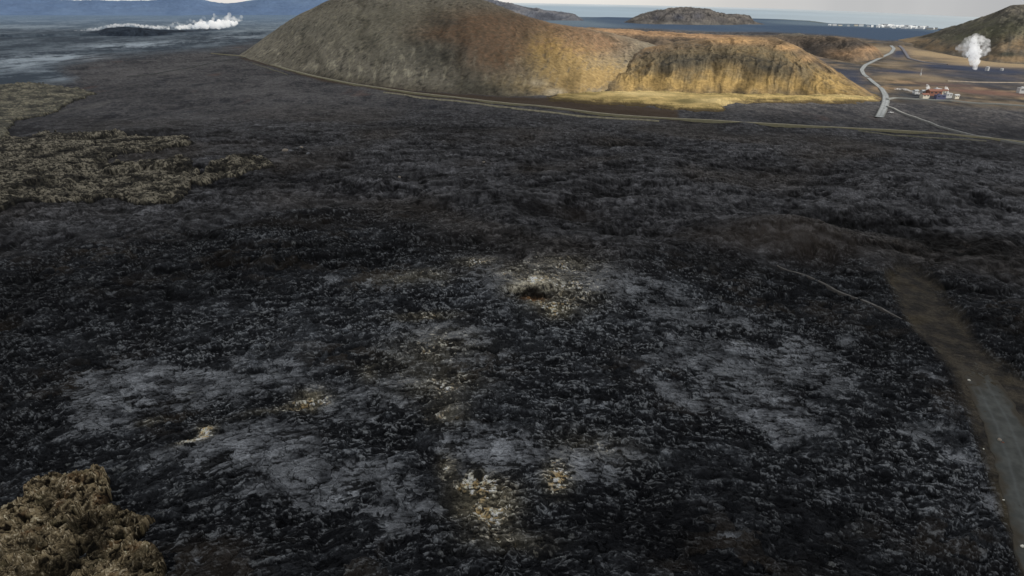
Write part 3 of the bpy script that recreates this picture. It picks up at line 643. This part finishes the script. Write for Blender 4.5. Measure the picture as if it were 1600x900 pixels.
ribbon('gravel_path', [(1212, 416, .35), (1222, 421, .5), (1260, 436, .62), (1320, 462, .68), (1370, 485, .68), (1396, 498, .5), (1408, 504, .3)], ((72, 70, 68), (92, 90, 88)), edge=(52, 50, 48), lift=.1, n=160, jitter=.15, sk=14)
def asph(c_, c, s, nn):
    big = fbm(s / 9, c * 1.4, 3, 71)
    c_ = mix(c_, C(88, 91, 92), np.exp(-((np.abs(c - .1) - .3) / .07) ** 2) * .35)
    dirt = ss(.62, .98, np.abs(c) + .28 * big + .2 * nn) + ss(26, 5, s + 16 * big + 5 * nn)
    c_ = mix(c_, C(54, 49, 41), np.clip(dirt, 0, 1) * .92)
    return c_
ribbon('asphalt_road', [(1508, 556, 3.0), (1524, 582, 4.4), (1548, 620, 4.7), (1571, 665, 4.8), (1591, 720, 4.9), (1613, 790, 4.9), (1637, 870, 4.9), (1666, 960, 4.9)], ((58, 60, 58), (71, 73, 71)), lift=.03, n=300, cross=71, marks=asph, jitter=.12, sink=.16)

# ------------------------------------------------------------------ simple mesh builder for built things
class MB:
    def __init__(self): self.v = []; self.f = []
    def box(self, cx, cy, z0, sx, sy, sz, bev=.0):
        b = len(self.v)
        for dz in (0, 1):
            k = 1 - (bev if dz else 0)
            for dx, dy in ((-1, -1), (1, -1), (1, 1), (-1, 1)):
                self.v.append((cx + dx * sx / 2 * k, cy + dy * sy / 2 * k, z0 + dz * sz))
        for q in ((0, 3, 2, 1), (4, 5, 6, 7), (0, 1, 5, 4), (1, 2, 6, 5), (2, 3, 7, 6), (3, 0, 4, 7)): self.f.append([b + i for i in q])
        return self
    def gable(self, cx, cy, z0, sx, sy, rise, over=.4, th=.3):
        hx, hy = sx / 2 + over, sy / 2 + over
        for s in (-1, 1):
            b = len(self.v)
            P = [(-hx, s * hy, -over * rise / (sy / 2)), (hx, s * hy, -over * rise / (sy / 2)), (hx, 0, rise), (-hx, 0, rise)]
            for dz in (0, th):
                for p in P: self.v.append((cx + p[0], cy + p[1], z0 + p[2] + dz))
            for q in ((0, 3, 2, 1), (4, 5, 6, 7), (0, 1, 5, 4), (1, 2, 6, 5), (2, 3, 7, 6), (3, 0, 4, 7)): self.f.append([b + i for i in q])
        return self
    def endwalls(self, cx, cy, z0, sx, sy, rise):
        for s in (-1, 1):
            b = len(self.v); x = cx + s * (sx / 2 - .02)
            self.v += [(x, cy - sy / 2, z0), (x, cy + sy / 2, z0), (x, cy, z0 + rise)]; self.f.append([b, b + 1, b + 2])
        return self
    def cyl(self, cx, cy, z0, r, h, n=20, r2=None, cone=0):
        b = len(self.v); r2 = r if r2 is None else r2
        for z, rr in ((z0, r), (z0 + h, r2)):
            for i in range(n):
                a = 2 * math.pi * i / n; self.v.append((cx + rr * math.cos(a), cy + rr * math.sin(a), z))
        for i in range(n): j = (i + 1) % n; self.f.append([b + i, b + j, b + n + j, b + n + i])
        self.v.append((cx, cy, z0 + h + cone)); k = len(self.v) - 1
        for i in range(n): self.f.append([b + n + i, b + n + (i + 1) % n, k])
        self.f.append([b + i for i in range(n)][::-1])
        return self
    def wheel(self, cx, cy, cz, r, w, n=18):
        b = len(self.v)
        for s in (-1, 1):
            for i in range(n):
                a = 2 * math.pi * i / n; self.v.append((cx + r * math.cos(a), cy + s * w / 2, cz + r * math.sin(a)))
        for i in range(n): j = (i + 1) % n; self.f.append([b + i, b + n + i, b + n + j, b + j])
        self.f.append([b + i for i in range(n)]); self.f.append([b + n + i for i in range(n)][::-1])
        return self
    def loft(self, secs):
        """secs: list of closed loops of equal length"""
        b = len(self.v); n = len(secs[0])
        for s in secs: self.v += s
        for k in range(len(secs) - 1):
            for i in range(n):
                j = (i + 1) % n; self.f.append([b + k * n + i, b + k * n + j, b + (k + 1) * n + j, b + (k + 1) * n + i])
        self.f.append([b + i for i in range(n)][::-1]); self.f.append([b + (len(secs) - 1) * n + i for i in range(n)])
        return self
    def build(self, name, mat, parent=None):
        me = bpy.data.meshes.new(name); me.from_pydata(self.v, [], self.f); me.update(); me.materials.append(mat)
        o = bpy.data.objects.new(name, me); col_main.objects.link(o)
        if parent: o.parent = parent
        return o

def flat(name, rgb, rough=.6, sc=2.0):
    return earth_mat(name, rough, sc, .9, 1.1, .1, .05, .4, tone=False, base=tuple(float(v) for v in C(*rgb)))
M_white = flat('white_cladding', (160, 162, 164)); M_grey = flat('grey_cladding', (138, 142, 146)); M_red = flat('orange_red_cladding', (112, 76, 64))
M_blue = flat('blue_cladding', (66, 70, 96)); M_dark = flat('dark_glass', (40, 46, 56), .3); M_roofd = flat('dark_roof', (84, 90, 100)); M_tyre = flat('tyre_rubber', (24, 24, 26)); M_cream = flat('cream_render', (176, 172, 160))
M_town = flat('town_render', (206, 208, 208)); M_steel = flat('steel', (150, 154, 158), .4)

def building(px, py, L, W, hh, rz, wall, roof, label, cat='building', group=None, kind='gable', name='building', rise=None, zoff=0.0, wins=True):
    x, y, _ = at(px, py); z = zoff
    r = empty(name, (x, y, z), rz); tag(r, label, cat, group)
    L, W, hh = L * .85, W * .9, hh * .85
    b = MB().box(0, 0, -3, L, W, hh + 3)
    rs = rise if rise is not None else W * .22
    if kind == 'gable': b.endwalls(0, 0, hh, L, W, rs)
    b.build('wall', wall, r)
    if kind == 'gable': MB().gable(0, 0, hh + .01, L, W, rs).build('roof', roof, r)
    else: MB().box(0, 0, hh, L + .5, W + .5, .5, .02).box(-L * .2, 0, hh + .5, L * .2, W * .4, 1.2).build('roof', roof, r)
    if wins:
        n = max(2, int(L / 4))
        for i in range(n):
            MB().box(-L / 2 + (i + .5) * L / n, -W / 2 - .03, hh * .45, L / n * .5, .06, hh * .3).build('window', M_dark, r)
        MB().box(L / 2 + .03, 0, 0, .06, W * .22, hh * .6).build('door', M_roofd, r)
    return r

# steaming plant on the plain
PG = 'buildings of the steaming plant beside the highway'
P_ = [
    (1458, 149, 17, 8, 4.5, .10, M_red, M_red, 'long orange-red hall with gabled roof in the middle of the plant', 'gable'),
    (1444, 153, 9, 6, 3.0, .15, M_cream, M_red, 'small cream shed with orange roof at the left front of the plant', 'gable'),
    (1468, 154, 12, 5, 2.8, .05, M_blue, M_blue, 'low blue flat-roofed block in front of the orange-red hall', 'flat'),
    (1480, 152, 8, 6, 3.5, .10, M_white, M_white, 'white flat block right of the low blue block', 'flat'),
    (1442, 148, 7, 5, 3.6, .20, M_white, M_grey, 'white gabled shed left of the orange-red hall', 'gable'),
    (1464, 144, 8, 5, 3.2, .0, M_grey, M_white, 'grey flat block behind the orange-red hall', 'flat'),
    (1493, 154, 6, 4, 3.0, .2, M_cream, M_white, 'cream gabled hut at the right end of the plant', 'gable'),
    (1474, 148, 7, 5, 4.2, .0, M_cream, M_red, 'cream gabled hall with orange roof right of the orange-red hall', 'gable'),
    (1430, 146, 6, 4, 2.5, .3, M_grey, M_grey, 'grey low hut behind the white steam bank', 'gable'),
]
for p in P_: building(p[0], p[1], p[2], p[3], p[4], p[5], p[6], p[7], p[8], 'building', PG, p[9], zoff=1.0)
building(1598, 145, 14, 6, 5, .0, M_white, M_white, 'white flat-roofed building alone at the right edge of the plain', 'building', None, 'flat', zoff=1)
# storage tanks
def tank(px, py, r, h, label):
    x, y, _ = at(px, py); t_ = empty('storage_tank', (x, y, 1)); tag(t_, label, 'tank')
    MB().cyl(0, 0, -3, r, h + 3, 28).build('shell', M_white, t_)
    MB().cyl(0, 0, h + .01, r * 1.04, .3, 28, cone=r * .22).build('roof', M_white, t_)
    return t_
tank(1542, 110, 2.8, 4.0, 'round white tank right of the tall steam plume')
tank(1565, 110, 2.2, 1.6, 'low white tank further right of the round white tank')
# slender mast with its pale base
x, y, _ = at(1438, 118)
ms = empty('mast', (x, y, 0)); tag(ms, 'slim steel mast with a white base tank beside the plain road', 'mast')
MB().cyl(0, 0, 0, .35, 9.5, 10, .15).box(0, 0, 6.5, 2.2, .25, .25).box(0, 0, 8.2, 1.4, .25, .25).build('pole', M_steel, ms)
MB().cyl(0, 0, -2, 1.2, 5.2, 18, 1.0, cone=.5).build('base_tank', M_white, ms)

# town along the coast
TG = 'houses of the far coastal town'
rs = random.Random(9)
def coast_y(px): return float(np.interp(px, [1290, 1360, 1470, 1500], [42.0, 44.2, 48.3, 49.4]))
k = 0
for px in [1296, 1303, 1312, 1325, 1337, 1345, 1356, 1362, 1371, 1375, 1380, 1385, 1388, 1392, 1396, 1399, 1403, 1407, 1411, 1414, 1418, 1421, 1425, 1431, 1436, 1440, 1444, 1449, 1453, 1457, 1462, 1378, 1390, 1401, 1409, 1416, 1428, 1438, 1447, 1383, 1394, 1422]:
    back = k >= 31
    py = coast_y(px) - (2.6 if back else rs.uniform(-.4, 1.4))
    L = rs.uniform(9, 20); hh = rs.uniform(4, 7.5)
    wall, roof = rs.choice([(M_town, M_town), (M_town, M_grey), (M_town, M_roofd), (M_cream, M_roofd), (M_white, M_grey), (M_town, M_town)])
    x, y, _ = at(px, py)
    r = empty('house', (x, y, 4), rs.uniform(-.5, .5) - math.atan2(x, y)); tag(r, 'small pale house in the far coastal town', 'house', TG)
    W = L * .55
    MB().box(0, 0, -2, L, W, hh + 2).endwalls(0, 0, hh, L, W, W * .3).build('wall', wall, r)
    MB().gable(0, 0, hh + .01, L, W, W * .3).build('roof', roof, r)
    k += 1
# headland across the harbour
ribbon('headland', [(1170, 30, 30), (1215, 31, 45), (1262, 34, 40), (1290, 37.5, 25)], ((66, 76, 80), (84, 92, 92)), lift=4, n=80, mat=M_farhill)
ribbon('headland', [(1300, 38.2, 12), (1330, 38.6, 22), (1352, 39.2, 12)], ((60, 70, 74), (78, 86, 88)), lift=4, n=60, mat=M_farhill)

# ------------------------------------------------------------------ white car by the road end
x, y, _ = at(1391, 180)
zc = ground_z(x, y) + .35
car = empty('parked_car', (x, y, zc), .35); tag(car, 'white car parked on the lava beside the cut end of the highway', 'car')
def sec(z, x0, x1, w):
    return [(x0, -w, z), (x1, -w, z), (x1 + .12, -w * .8, z), (x1 + .12, w * .8, z), (x1, w, z), (x0, w, z), (x0 - .1, w * .8, z), (x0 - .1, -w * .8, z)]
MB().loft([sec(.28, -2.2, 2.2, .85), sec(.55, -2.3, 2.3, .92), sec(.85, -2.28, 2.2, .90), sec(.95, -2.15, 1.9, .84)]).build('body', M_white, car)
MB().loft([sec(.95, -1.9, .95, .80), sec(1.38, -1.6, .35, .66)]).build('windows', M_dark, car)
MB().loft([sec(1.381, -1.58, .32, .66), sec(1.46, -1.45, .2, .58)]).build('roof', M_white, car)
for sx in (-1.4, 1.4):
    for sy in (-.82, .82):
        w_ = MB().wheel(sx, sy, .33, .33, .22).build('wheel', M_tyre, car)

# ------------------------------------------------------------------ boulders
def boulder(px, py, r, rgb, label, cat='boulder', group=None, name='boulder', squash=.7, seed=0):
    import bmesh
    bm = bmesh.new(); bmesh.ops.create_icosphere(bm, subdivisions=3, radius=1)
    rr = random.Random(seed); ax = [(rr.uniform(.75, 1.2), rr.uniform(.75, 1.1), squash)]
    cuts = [(rr.gauss(0, 1), rr.gauss(0, 1), rr.gauss(0, 1), rr.uniform(.55, .85)) for _ in range(9)]
    for v in bm.verts:
        p = v.co.copy()
        for c_ in cuts:
            l = math.sqrt(c_[0] ** 2 + c_[1] ** 2 + c_[2] ** 2); n_ = (c_[0] / l, c_[1] / l, c_[2] / l)
            dd = p.x * n_[0] + p.y * n_[1] + p.z * n_[2]
            if dd > c_[3]:
                p.x -= n_[0] * (dd - c_[3]); p.y -= n_[1] * (dd - c_[3]); p.z -= n_[2] * (dd - c_[3])
        v.co = (p.x * r * ax[0][0], p.y * r * ax[0][1], p.z * r * ax[0][2])
    me = bpy.data.meshes.new(name); bm.to_mesh(me); bm.free(); me.materials.append(rgb)
    x, y, _ = at(px, py); o = bpy.data.objects.new(name, me); col_main.objects.link(o)
    o.location = (x, y, ground_z(x, y) + r * squash * .45); o.rotation_euler = (0, 0, rr.uniform(0, 6))
    return tag(o, label, cat, group)
M_pale = flat('pale_stone', (196, 194, 184), .8, 3); M_rust = flat('rusty_stone', (112, 74, 58), .9, 3); M_tanst = flat('tan_stone', (124, 116, 106), .9, 1.5); M_gst = flat('grey_stone', (92, 94, 98), .9, 1.5)
RG = 'pale stones along the near road'
boulder(1514, 595, .36, M_pale, 'pale stone near the upper end of the asphalt road', group=RG, seed=1, squash=.9)
boulder(1561, 688, .42, M_tanst, 'tan stone lying on the asphalt beside a small rusty stone', group=RG, seed=2, squash=1.1)
boulder(1567, 692, .30, M_rust, 'small rusty stone lying beside the tan stone on the asphalt', seed=3)
boulder(1536, 703, .24, M_pale, 'small pale stone at the lava edge left of the tan stone on the asphalt', group=RG, seed=4)
boulder(1568, 782, .22, M_pale, 'thin pale stone on the brown shoulder below the tan stone', group=RG, seed=5)
boulder(1597, 855, .34, M_pale, 'bright white stone at the right edge of the picture, lowest of the pale stones', group=RG, seed=6, squash=.9)
BG = 'light boulders beside the dark hollow left of centre'
for i, (px, py, r, m, lb) in enumerate([(448, 246, 2.0, M_tanst, 'largest tan boulder of the cluster beside the dark hollow'), (456, 251, 1.3, M_gst, 'grey boulder in front of the largest tan boulder of the cluster'),
                                        (472, 236, 1.3, M_tanst, 'tan boulder at the back right of the cluster beside the dark hollow'), (483, 253, 1.3, M_gst, 'grey boulder at the front right of the cluster beside the dark hollow'),
                                        (465, 239, .9, M_gst, 'small grey boulder left of the tan boulder at the back of the cluster'), (478, 243, .8, M_gst, 'smallest grey boulder in the middle of the cluster')]):
    boulder(px, py, r, m, lb, group=BG, seed=20 + i, squash=.55)
boulder(756, 259, 1.3, M_tanst, 'lone tan boulder on the dark lava below the main hill', seed=31, squash=.5)
boulder(625, 292, 1.2, M_tanst, 'tan boulder on the rim of the small dark pit', seed=32, squash=.5)

# ------------------------------------------------------------------ steam
def steam_mat(name, dens, scale, col=(1, 1, 1), glow=.0, lo=.42, hi=.62):
    m = bpy.data.materials.new(name); m.use_nodes = True; nt = m.node_tree; nt.nodes.clear()
    N, L = nt.nodes, nt.links
    out = N.new('ShaderNodeOutputMaterial'); v = N.new('ShaderNodeVolumePrincipled')
    g = N.new('ShaderNodeNewGeometry'); n = N.new('ShaderNodeTexNoise'); n.inputs['Scale'].default_value = scale; n.inputs['Detail'].default_value = 4
    mr = N.new('ShaderNodeMapRange'); mr.inputs[1].default_value = lo; mr.inputs[2].default_value = hi; mr.inputs[3].default_value = 0; mr.inputs[4].default_value = dens
    L.new(g.outputs['Position'], n.inputs['Vector']); L.new(n.outputs['Fac'], mr.inputs[0]); L.new(mr.outputs[0], v.inputs['Density'])
    v.inputs['Color'].default_value = (*col, 1); v.inputs['Anisotropy'].default_value = .0
    v.inputs['Emission Strength'].default_value = glow; v.inputs['Emission Color'].default_value = (.9, .95, 1, 1)  # slight emission brightens the steam in place of scattered light
    L.new(v.outputs[0], out.inputs['Volume'])
    return m

def puffs(name, balls, mat, label, cat='steam', group=None, seed=0):
    """balls: (x,y,z,r) world; one remeshed billowing body"""
    import bmesh
    rr = random.Random(seed); bm = bmesh.new(); c0 = balls[0][:3]
    for (x, y, z, r) in balls:
        t_ = bmesh.ops.create_icosphere(bm, subdivisions=2, radius=r)['verts']
        sx = rr.uniform(.85, 1.2)
        for v in t_:
            k_ = 1 + rr.uniform(-.08, .08)
            v.co.x = v.co.x * sx * k_ + x - c0[0]; v.co.y = v.co.y * k_ + y - c0[1]; v.co.z = v.co.z * k_ + z - c0[2]
    me = bpy.data.meshes.new(name); bm.to_mesh(me); bm.free(); me.materials.append(mat)
    o = bpy.data.objects.new(name, me); o.location = c0; col_main.objects.link(o)
    md = o.modifiers.new('join', 'REMESH'); md.mode = 'VOXEL'; md.voxel_size = max(.35, min(b[3] for b in balls) * .28)
    return tag(o, label, cat, group)

M_steam = steam_mat('dense_steam', 1.1, .16, glow=.05, lo=.36, hi=.60)
M_fume = steam_mat('thin_fume', .10, .03, (.97, .99, 1), .0012, .35, .6)
M_steam_s = steam_mat('small_steam', 1.6, .5, glow=.05, lo=.35, hi=.58)
def plume(px, py, path, mat, label, seed, n=3, steps=5, jit=.6):
    """path: (dx px, height px above base, radius px); puffs follow it closely"""
    x, y, _ = at(px, py); D = math.hypot(x, y); u = D / 1130.0; a = math.atan2(x, y)
    rr = random.Random(seed); B = []
    for p, q in zip(path, path[1:]):
        for j in range(steps):
            t_ = j / steps; dx, hz, r = [p[k] + (q[k] - p[k]) * t_ for k in range(3)]
            for i in range(n):
                o_ = rr.uniform(-jit, jit) * r; v = rr.uniform(-jit, jit) * r; e_ = rr.uniform(-jit, jit) * r
                B.append((x + ((dx + o_) * math.cos(a) + e_ * math.sin(a)) * u, y + (-(dx + o_) * math.sin(a) + e_ * math.cos(a)) * u, (hz + v) * u, r * u * rr.uniform(.45, .95)))
    return puffs('steam_plume', B, mat, label, 'steam', None, seed)
M_core = steam_mat('steam_core', .42, .30, glow=.018, lo=.40, hi=.68)
M_wisp = steam_mat('steam_wisp', .16, .22, glow=.006, lo=.42, hi=.68)
plume(1525, 109, [(0, 0, 1.3), (-2, 5, 3.4), (-4, 11, 5), (-6, 17, 6), (-8, 22, 6.2), (-9, 27, 5.4), (-10, 33, 4), (-11, 38, 3), (-12, 41, 1.8)], M_core, 'white billowing steam column on the dark plain before the right hill', 5, n=3, steps=4)
plume(1525, 109, [(-26, 24, 3), (-22, 31, 5), (-16, 36, 5), (-10, 36, 6), (-3, 38, 5), (3, 34, 4), (5, 28, 4), (2, 22, 5), (-12, 24, 5), (-18, 22, 4), (-16, 16, 3)], M_wisp, 'thin torn wisps of steam drifting around the white steam column', 15, n=3, steps=4, jit=.8)
M_small = steam_mat('small_steam', .7, .7, glow=.03, lo=.38, hi=.62)
plume(1451, 146, [(0, 0, 1.2), (-1, 4, 1.8), (-3, 8, 2.2), (-5, 12, 1.4)], M_small, 'small white steam puff rising behind the left of the plant', 6, steps=3)
plume(1481, 147, [(0, 0, 1.2), (-1, 4, 2.0), (-3, 7, 2.0), (-5, 11, 1.2)], M_small, 'small white steam puff rising at the right of the plant', 7, steps=3)
plume(1437, 151, [(-33, 8, .9), (-27, 8.5, 1.3), (-20, 8.6, 1.2), (-13, 6.8, 1.2), (-5, 5, 1.3), (3, 2.5, 1.3), (9, 0, 1.1)], M_small, 'low white steam bank trailing left of the plant buildings', 8, n=3, steps=6)
M_fumes = steam_mat('crater_fumes', .34, .04, (1, 1, 1), .014, .36, .64)
plume(230, 50, [(-128, 0, .9), (-108, -.4, 1.3), (-92, 0, 1.6), (-78, 1, 1.9), (-65, 3.5, 1.9), (-50, 6.5, 1.9), (-36, 9, 1.8), (-22, 9.5, 1.7), (-8, 8.5, 1.8), (6, 7, 2.0), (22, 6, 2.0), (38, 6, 2.4), (54, 7, 3.2), (70, 8, 4.2), (88, 9, 4.8), (100, 10, 4.6), (112, 11, 3.4), (122, 12, 2)], M_fumes, 'long low bank of white fumes behind the dark crater row', 10, n=3, steps=7, jit=.7)
M_fw = steam_mat('fume_wisp', .10, .05, (1, 1, 1), .005, .40, .66)
plume(230, 50, [(30, 8, 2), (42, 12, 2), (48, 8, 2), (60, 15, 2.4), (66, 9, 3), (76, 19, 3), (84, 11, 3), (92, 21, 3.2), (100, 14, 4), (110, 22, 4), (116, 13, 5), (128, 17, 5)], M_fw, 'faint fingers of fume rising from the right end of the white bank', 12, n=2, steps=4, jit=.8)

# ------------------------------------------------------------------ camera
cd = bpy.data.cameras.new('camera'); cam = bpy.data.objects.new('camera', cd); col_main.objects.link(cam)
cd.sensor_width = 36; cd.lens = 36 * FOC / 1600; cd.clip_start = .5; cd.clip_end = 200000
from mathutils import Matrix
R = Matrix(((rt[0], up[0], -fw[0]), (rt[1], up[1], -fw[1]), (rt[2], up[2], -fw[2]))).to_4x4()
cam.matrix_world = Matrix.Translation((0, 0, H)) @ R
bpy.context.scene.camera = cam

# ------------------------------------------------------------------ light: overcast, sun filtered through cloud from the right
SUN_EL, SUN_AZ = math.radians(30), math.radians(118)       # azimuth clockwise from +Y
w = bpy.data.worlds.new('World'); bpy.context.scene.world = w; w.use_nodes = True
nt = w.node_tree; nt.nodes.clear(); N, L = nt.nodes, nt.links
out = N.new('ShaderNodeOutputWorld'); bg = N.new('ShaderNodeBackground'); L.new(bg.outputs[0], out.inputs[0])
tc = N.new('ShaderNodeTexCoord'); sp = N.new('ShaderNodeSeparateXYZ'); L.new(tc.outputs['Generated'], sp.inputs[0])
mxz = N.new('ShaderNodeMath'); mxz.operation = 'MAXIMUM'; mxz.inputs[1].default_value = .01; L.new(sp.outputs[2], mxz.inputs[0])
cb = N.new('ShaderNodeCombineXYZ'); L.new(sp.outputs[0], cb.inputs[0]); L.new(sp.outputs[1], cb.inputs[1]); L.new(mxz.outputs[0], cb.inputs[2])
sky = N.new('ShaderNodeTexSky'); sky.sky_type = 'NISHITA'; sky.sun_disc = False; sky.sun_elevation = SUN_EL; sky.sun_rotation = SUN_AZ; sky.dust_density = 2
L.new(cb.outputs[0], sky.inputs[0])
ns = N.new('ShaderNodeTexNoise'); ns.inputs['Scale'].default_value = 3.0; ns.inputs['Detail'].default_value = 5
mp = N.new('ShaderNodeMapping'); mp.inputs['Scale'].default_value = (1, 1, 5); L.new(cb.outputs[0], mp.inputs[0]); L.new(mp.outputs[0], ns.inputs['Vector'])
cr = N.new('ShaderNodeValToRGB')
cr.color_ramp.elements[0].position = .35; cr.color_ramp.elements[0].color = (4.8, 4.9, 5.05, 1)
cr.color_ramp.elements[1].position = .65; cr.color_ramp.elements[1].color = (7.1, 7.1, 7.1, 1)
L.new(ns.outputs['Fac'], cr.inputs[0])
mm = N.new('ShaderNodeMix'); mm.data_type = 'RGBA'; mm.inputs[0].default_value = .93
L.new(sky.outputs[0], mm.inputs[6]); L.new(cr.outputs[0], mm.inputs[7])
# bright break in the cloud low over the horizon, straight ahead and left
dt = N.new('ShaderNodeVectorMath'); dt.operation = 'DOT_PRODUCT'; dt.inputs[1].default_value = (-.12, .992, .03)
nrm = N.new('ShaderNodeVectorMath'); nrm.operation = 'NORMALIZE'; L.new(cb.outputs[0], nrm.inputs[0]); L.new(nrm.outputs[0], dt.inputs[0])
gr = N.new('ShaderNodeMapRange'); gr.inputs[1].default_value = .86; gr.inputs[2].default_value = .985; gr.inputs[3].default_value = 0; gr.inputs[4].default_value = 1; L.new(dt.outputs['Value'], gr.inputs[0])
m2 = N.new('ShaderNodeMix'); m2.data_type = 'RGBA'; L.new(gr.outputs[0], m2.inputs[0]); L.new(mm.outputs[2], m2.inputs[6]); m2.inputs[7].default_value = (9.6, 9.2, 8.6, 1)
L.new(m2.outputs[2], bg.inputs[0]); bg.inputs[1].default_value = .088
sl = bpy.data.lights.new('sun', 'SUN'); sl.energy = 3.2; sl.angle = math.radians(2.0); sl.color = (1, .93, .82)
so = bpy.data.objects.new('sun', sl); col_main.objects.link(so)
from mathutils import Vector
dirv = Vector((math.sin(SUN_AZ) * math.cos(SUN_EL), math.cos(SUN_AZ) * math.cos(SUN_EL), math.sin(SUN_EL)))
so.rotation_euler = dirv.to_track_quat('Z', 'Y').to_euler(); so.location = (0, 0, 300)

# unseen cloud sheet, added and shaped to shade the lava but not the hills
CZ = 1300.0
sh_poly = [(-2600, -1500), (1500, -1500), (1500, 200), (700, 430), (420, 540), (230, 600), (120, 640), (40, 720), (-40, 900), (-90, 1150), (-60, 1500), (-400, 1900), (-2600, 1900)]
ox, oy = dirv.x / dirv.z * CZ, dirv.y / dirv.z * CZ
gx, gy = np.meshgrid(np.linspace(-2900, 1900, 240), np.linspace(-1800, 2200, 200))
def shade_cloud_in(x, y):
    r = np.zeros(x.shape, bool)
    for (xa, ya), (xb, yb) in zip(sh_poly, sh_poly[1:] + sh_poly[:1]):
        if ya == yb: continue
        r ^= ((ya > y) != (yb > y)) & (x < (xb - xa) * (y - ya) / (yb - ya) + xa)
    return r
wxx = gx + 45 * fbm(gx / 160, gy / 160, 3, 171); wyy = gy + 45 * fbm(gx / 160, gy / 160, 3, 172)
cin = shade_cloud_in(wxx, wyy)
cz = CZ + 40 * fbm(gx / 300, gy / 300, 4, 173)
M_shade_cloud, cnt, cb_ = new_mat('shade_cloud')
tr = cnt.nodes.new('ShaderNodeBsdfTranslucent'); tr.inputs[0].default_value = (.8, .84, .88, 1)
df = cnt.nodes.new('ShaderNodeBsdfDiffuse'); df.inputs[0].default_value = (.85, .87, .9, 1)
mxs = cnt.nodes.new('ShaderNodeMixShader'); mxs.inputs[0].default_value = .5
cnt.links.new(tr.outputs[0], mxs.inputs[1]); cnt.links.new(df.outputs[0], mxs.inputs[2])
cnt.links.new(mxs.outputs[0], cnt.nodes['Material Output'].inputs[0])
tag(grid_mesh('shade_cloud', np.stack([gx + ox, gy + oy, cz], -1), np.ones(gx.shape + (3,), F32), M_shade_cloud, smooth=True, keep=cin), kind='structure')

sc = bpy.context.scene
sc.view_settings.view_transform = 'Standard'; sc.view_settings.look = 'None'; sc.view_settings.exposure = 0; sc.view_settings.gamma = 1
sc.cycles.volume_bounces = 6; sc.cycles.max_bounces = 8; sc.cycles.diffuse_bounces = 2
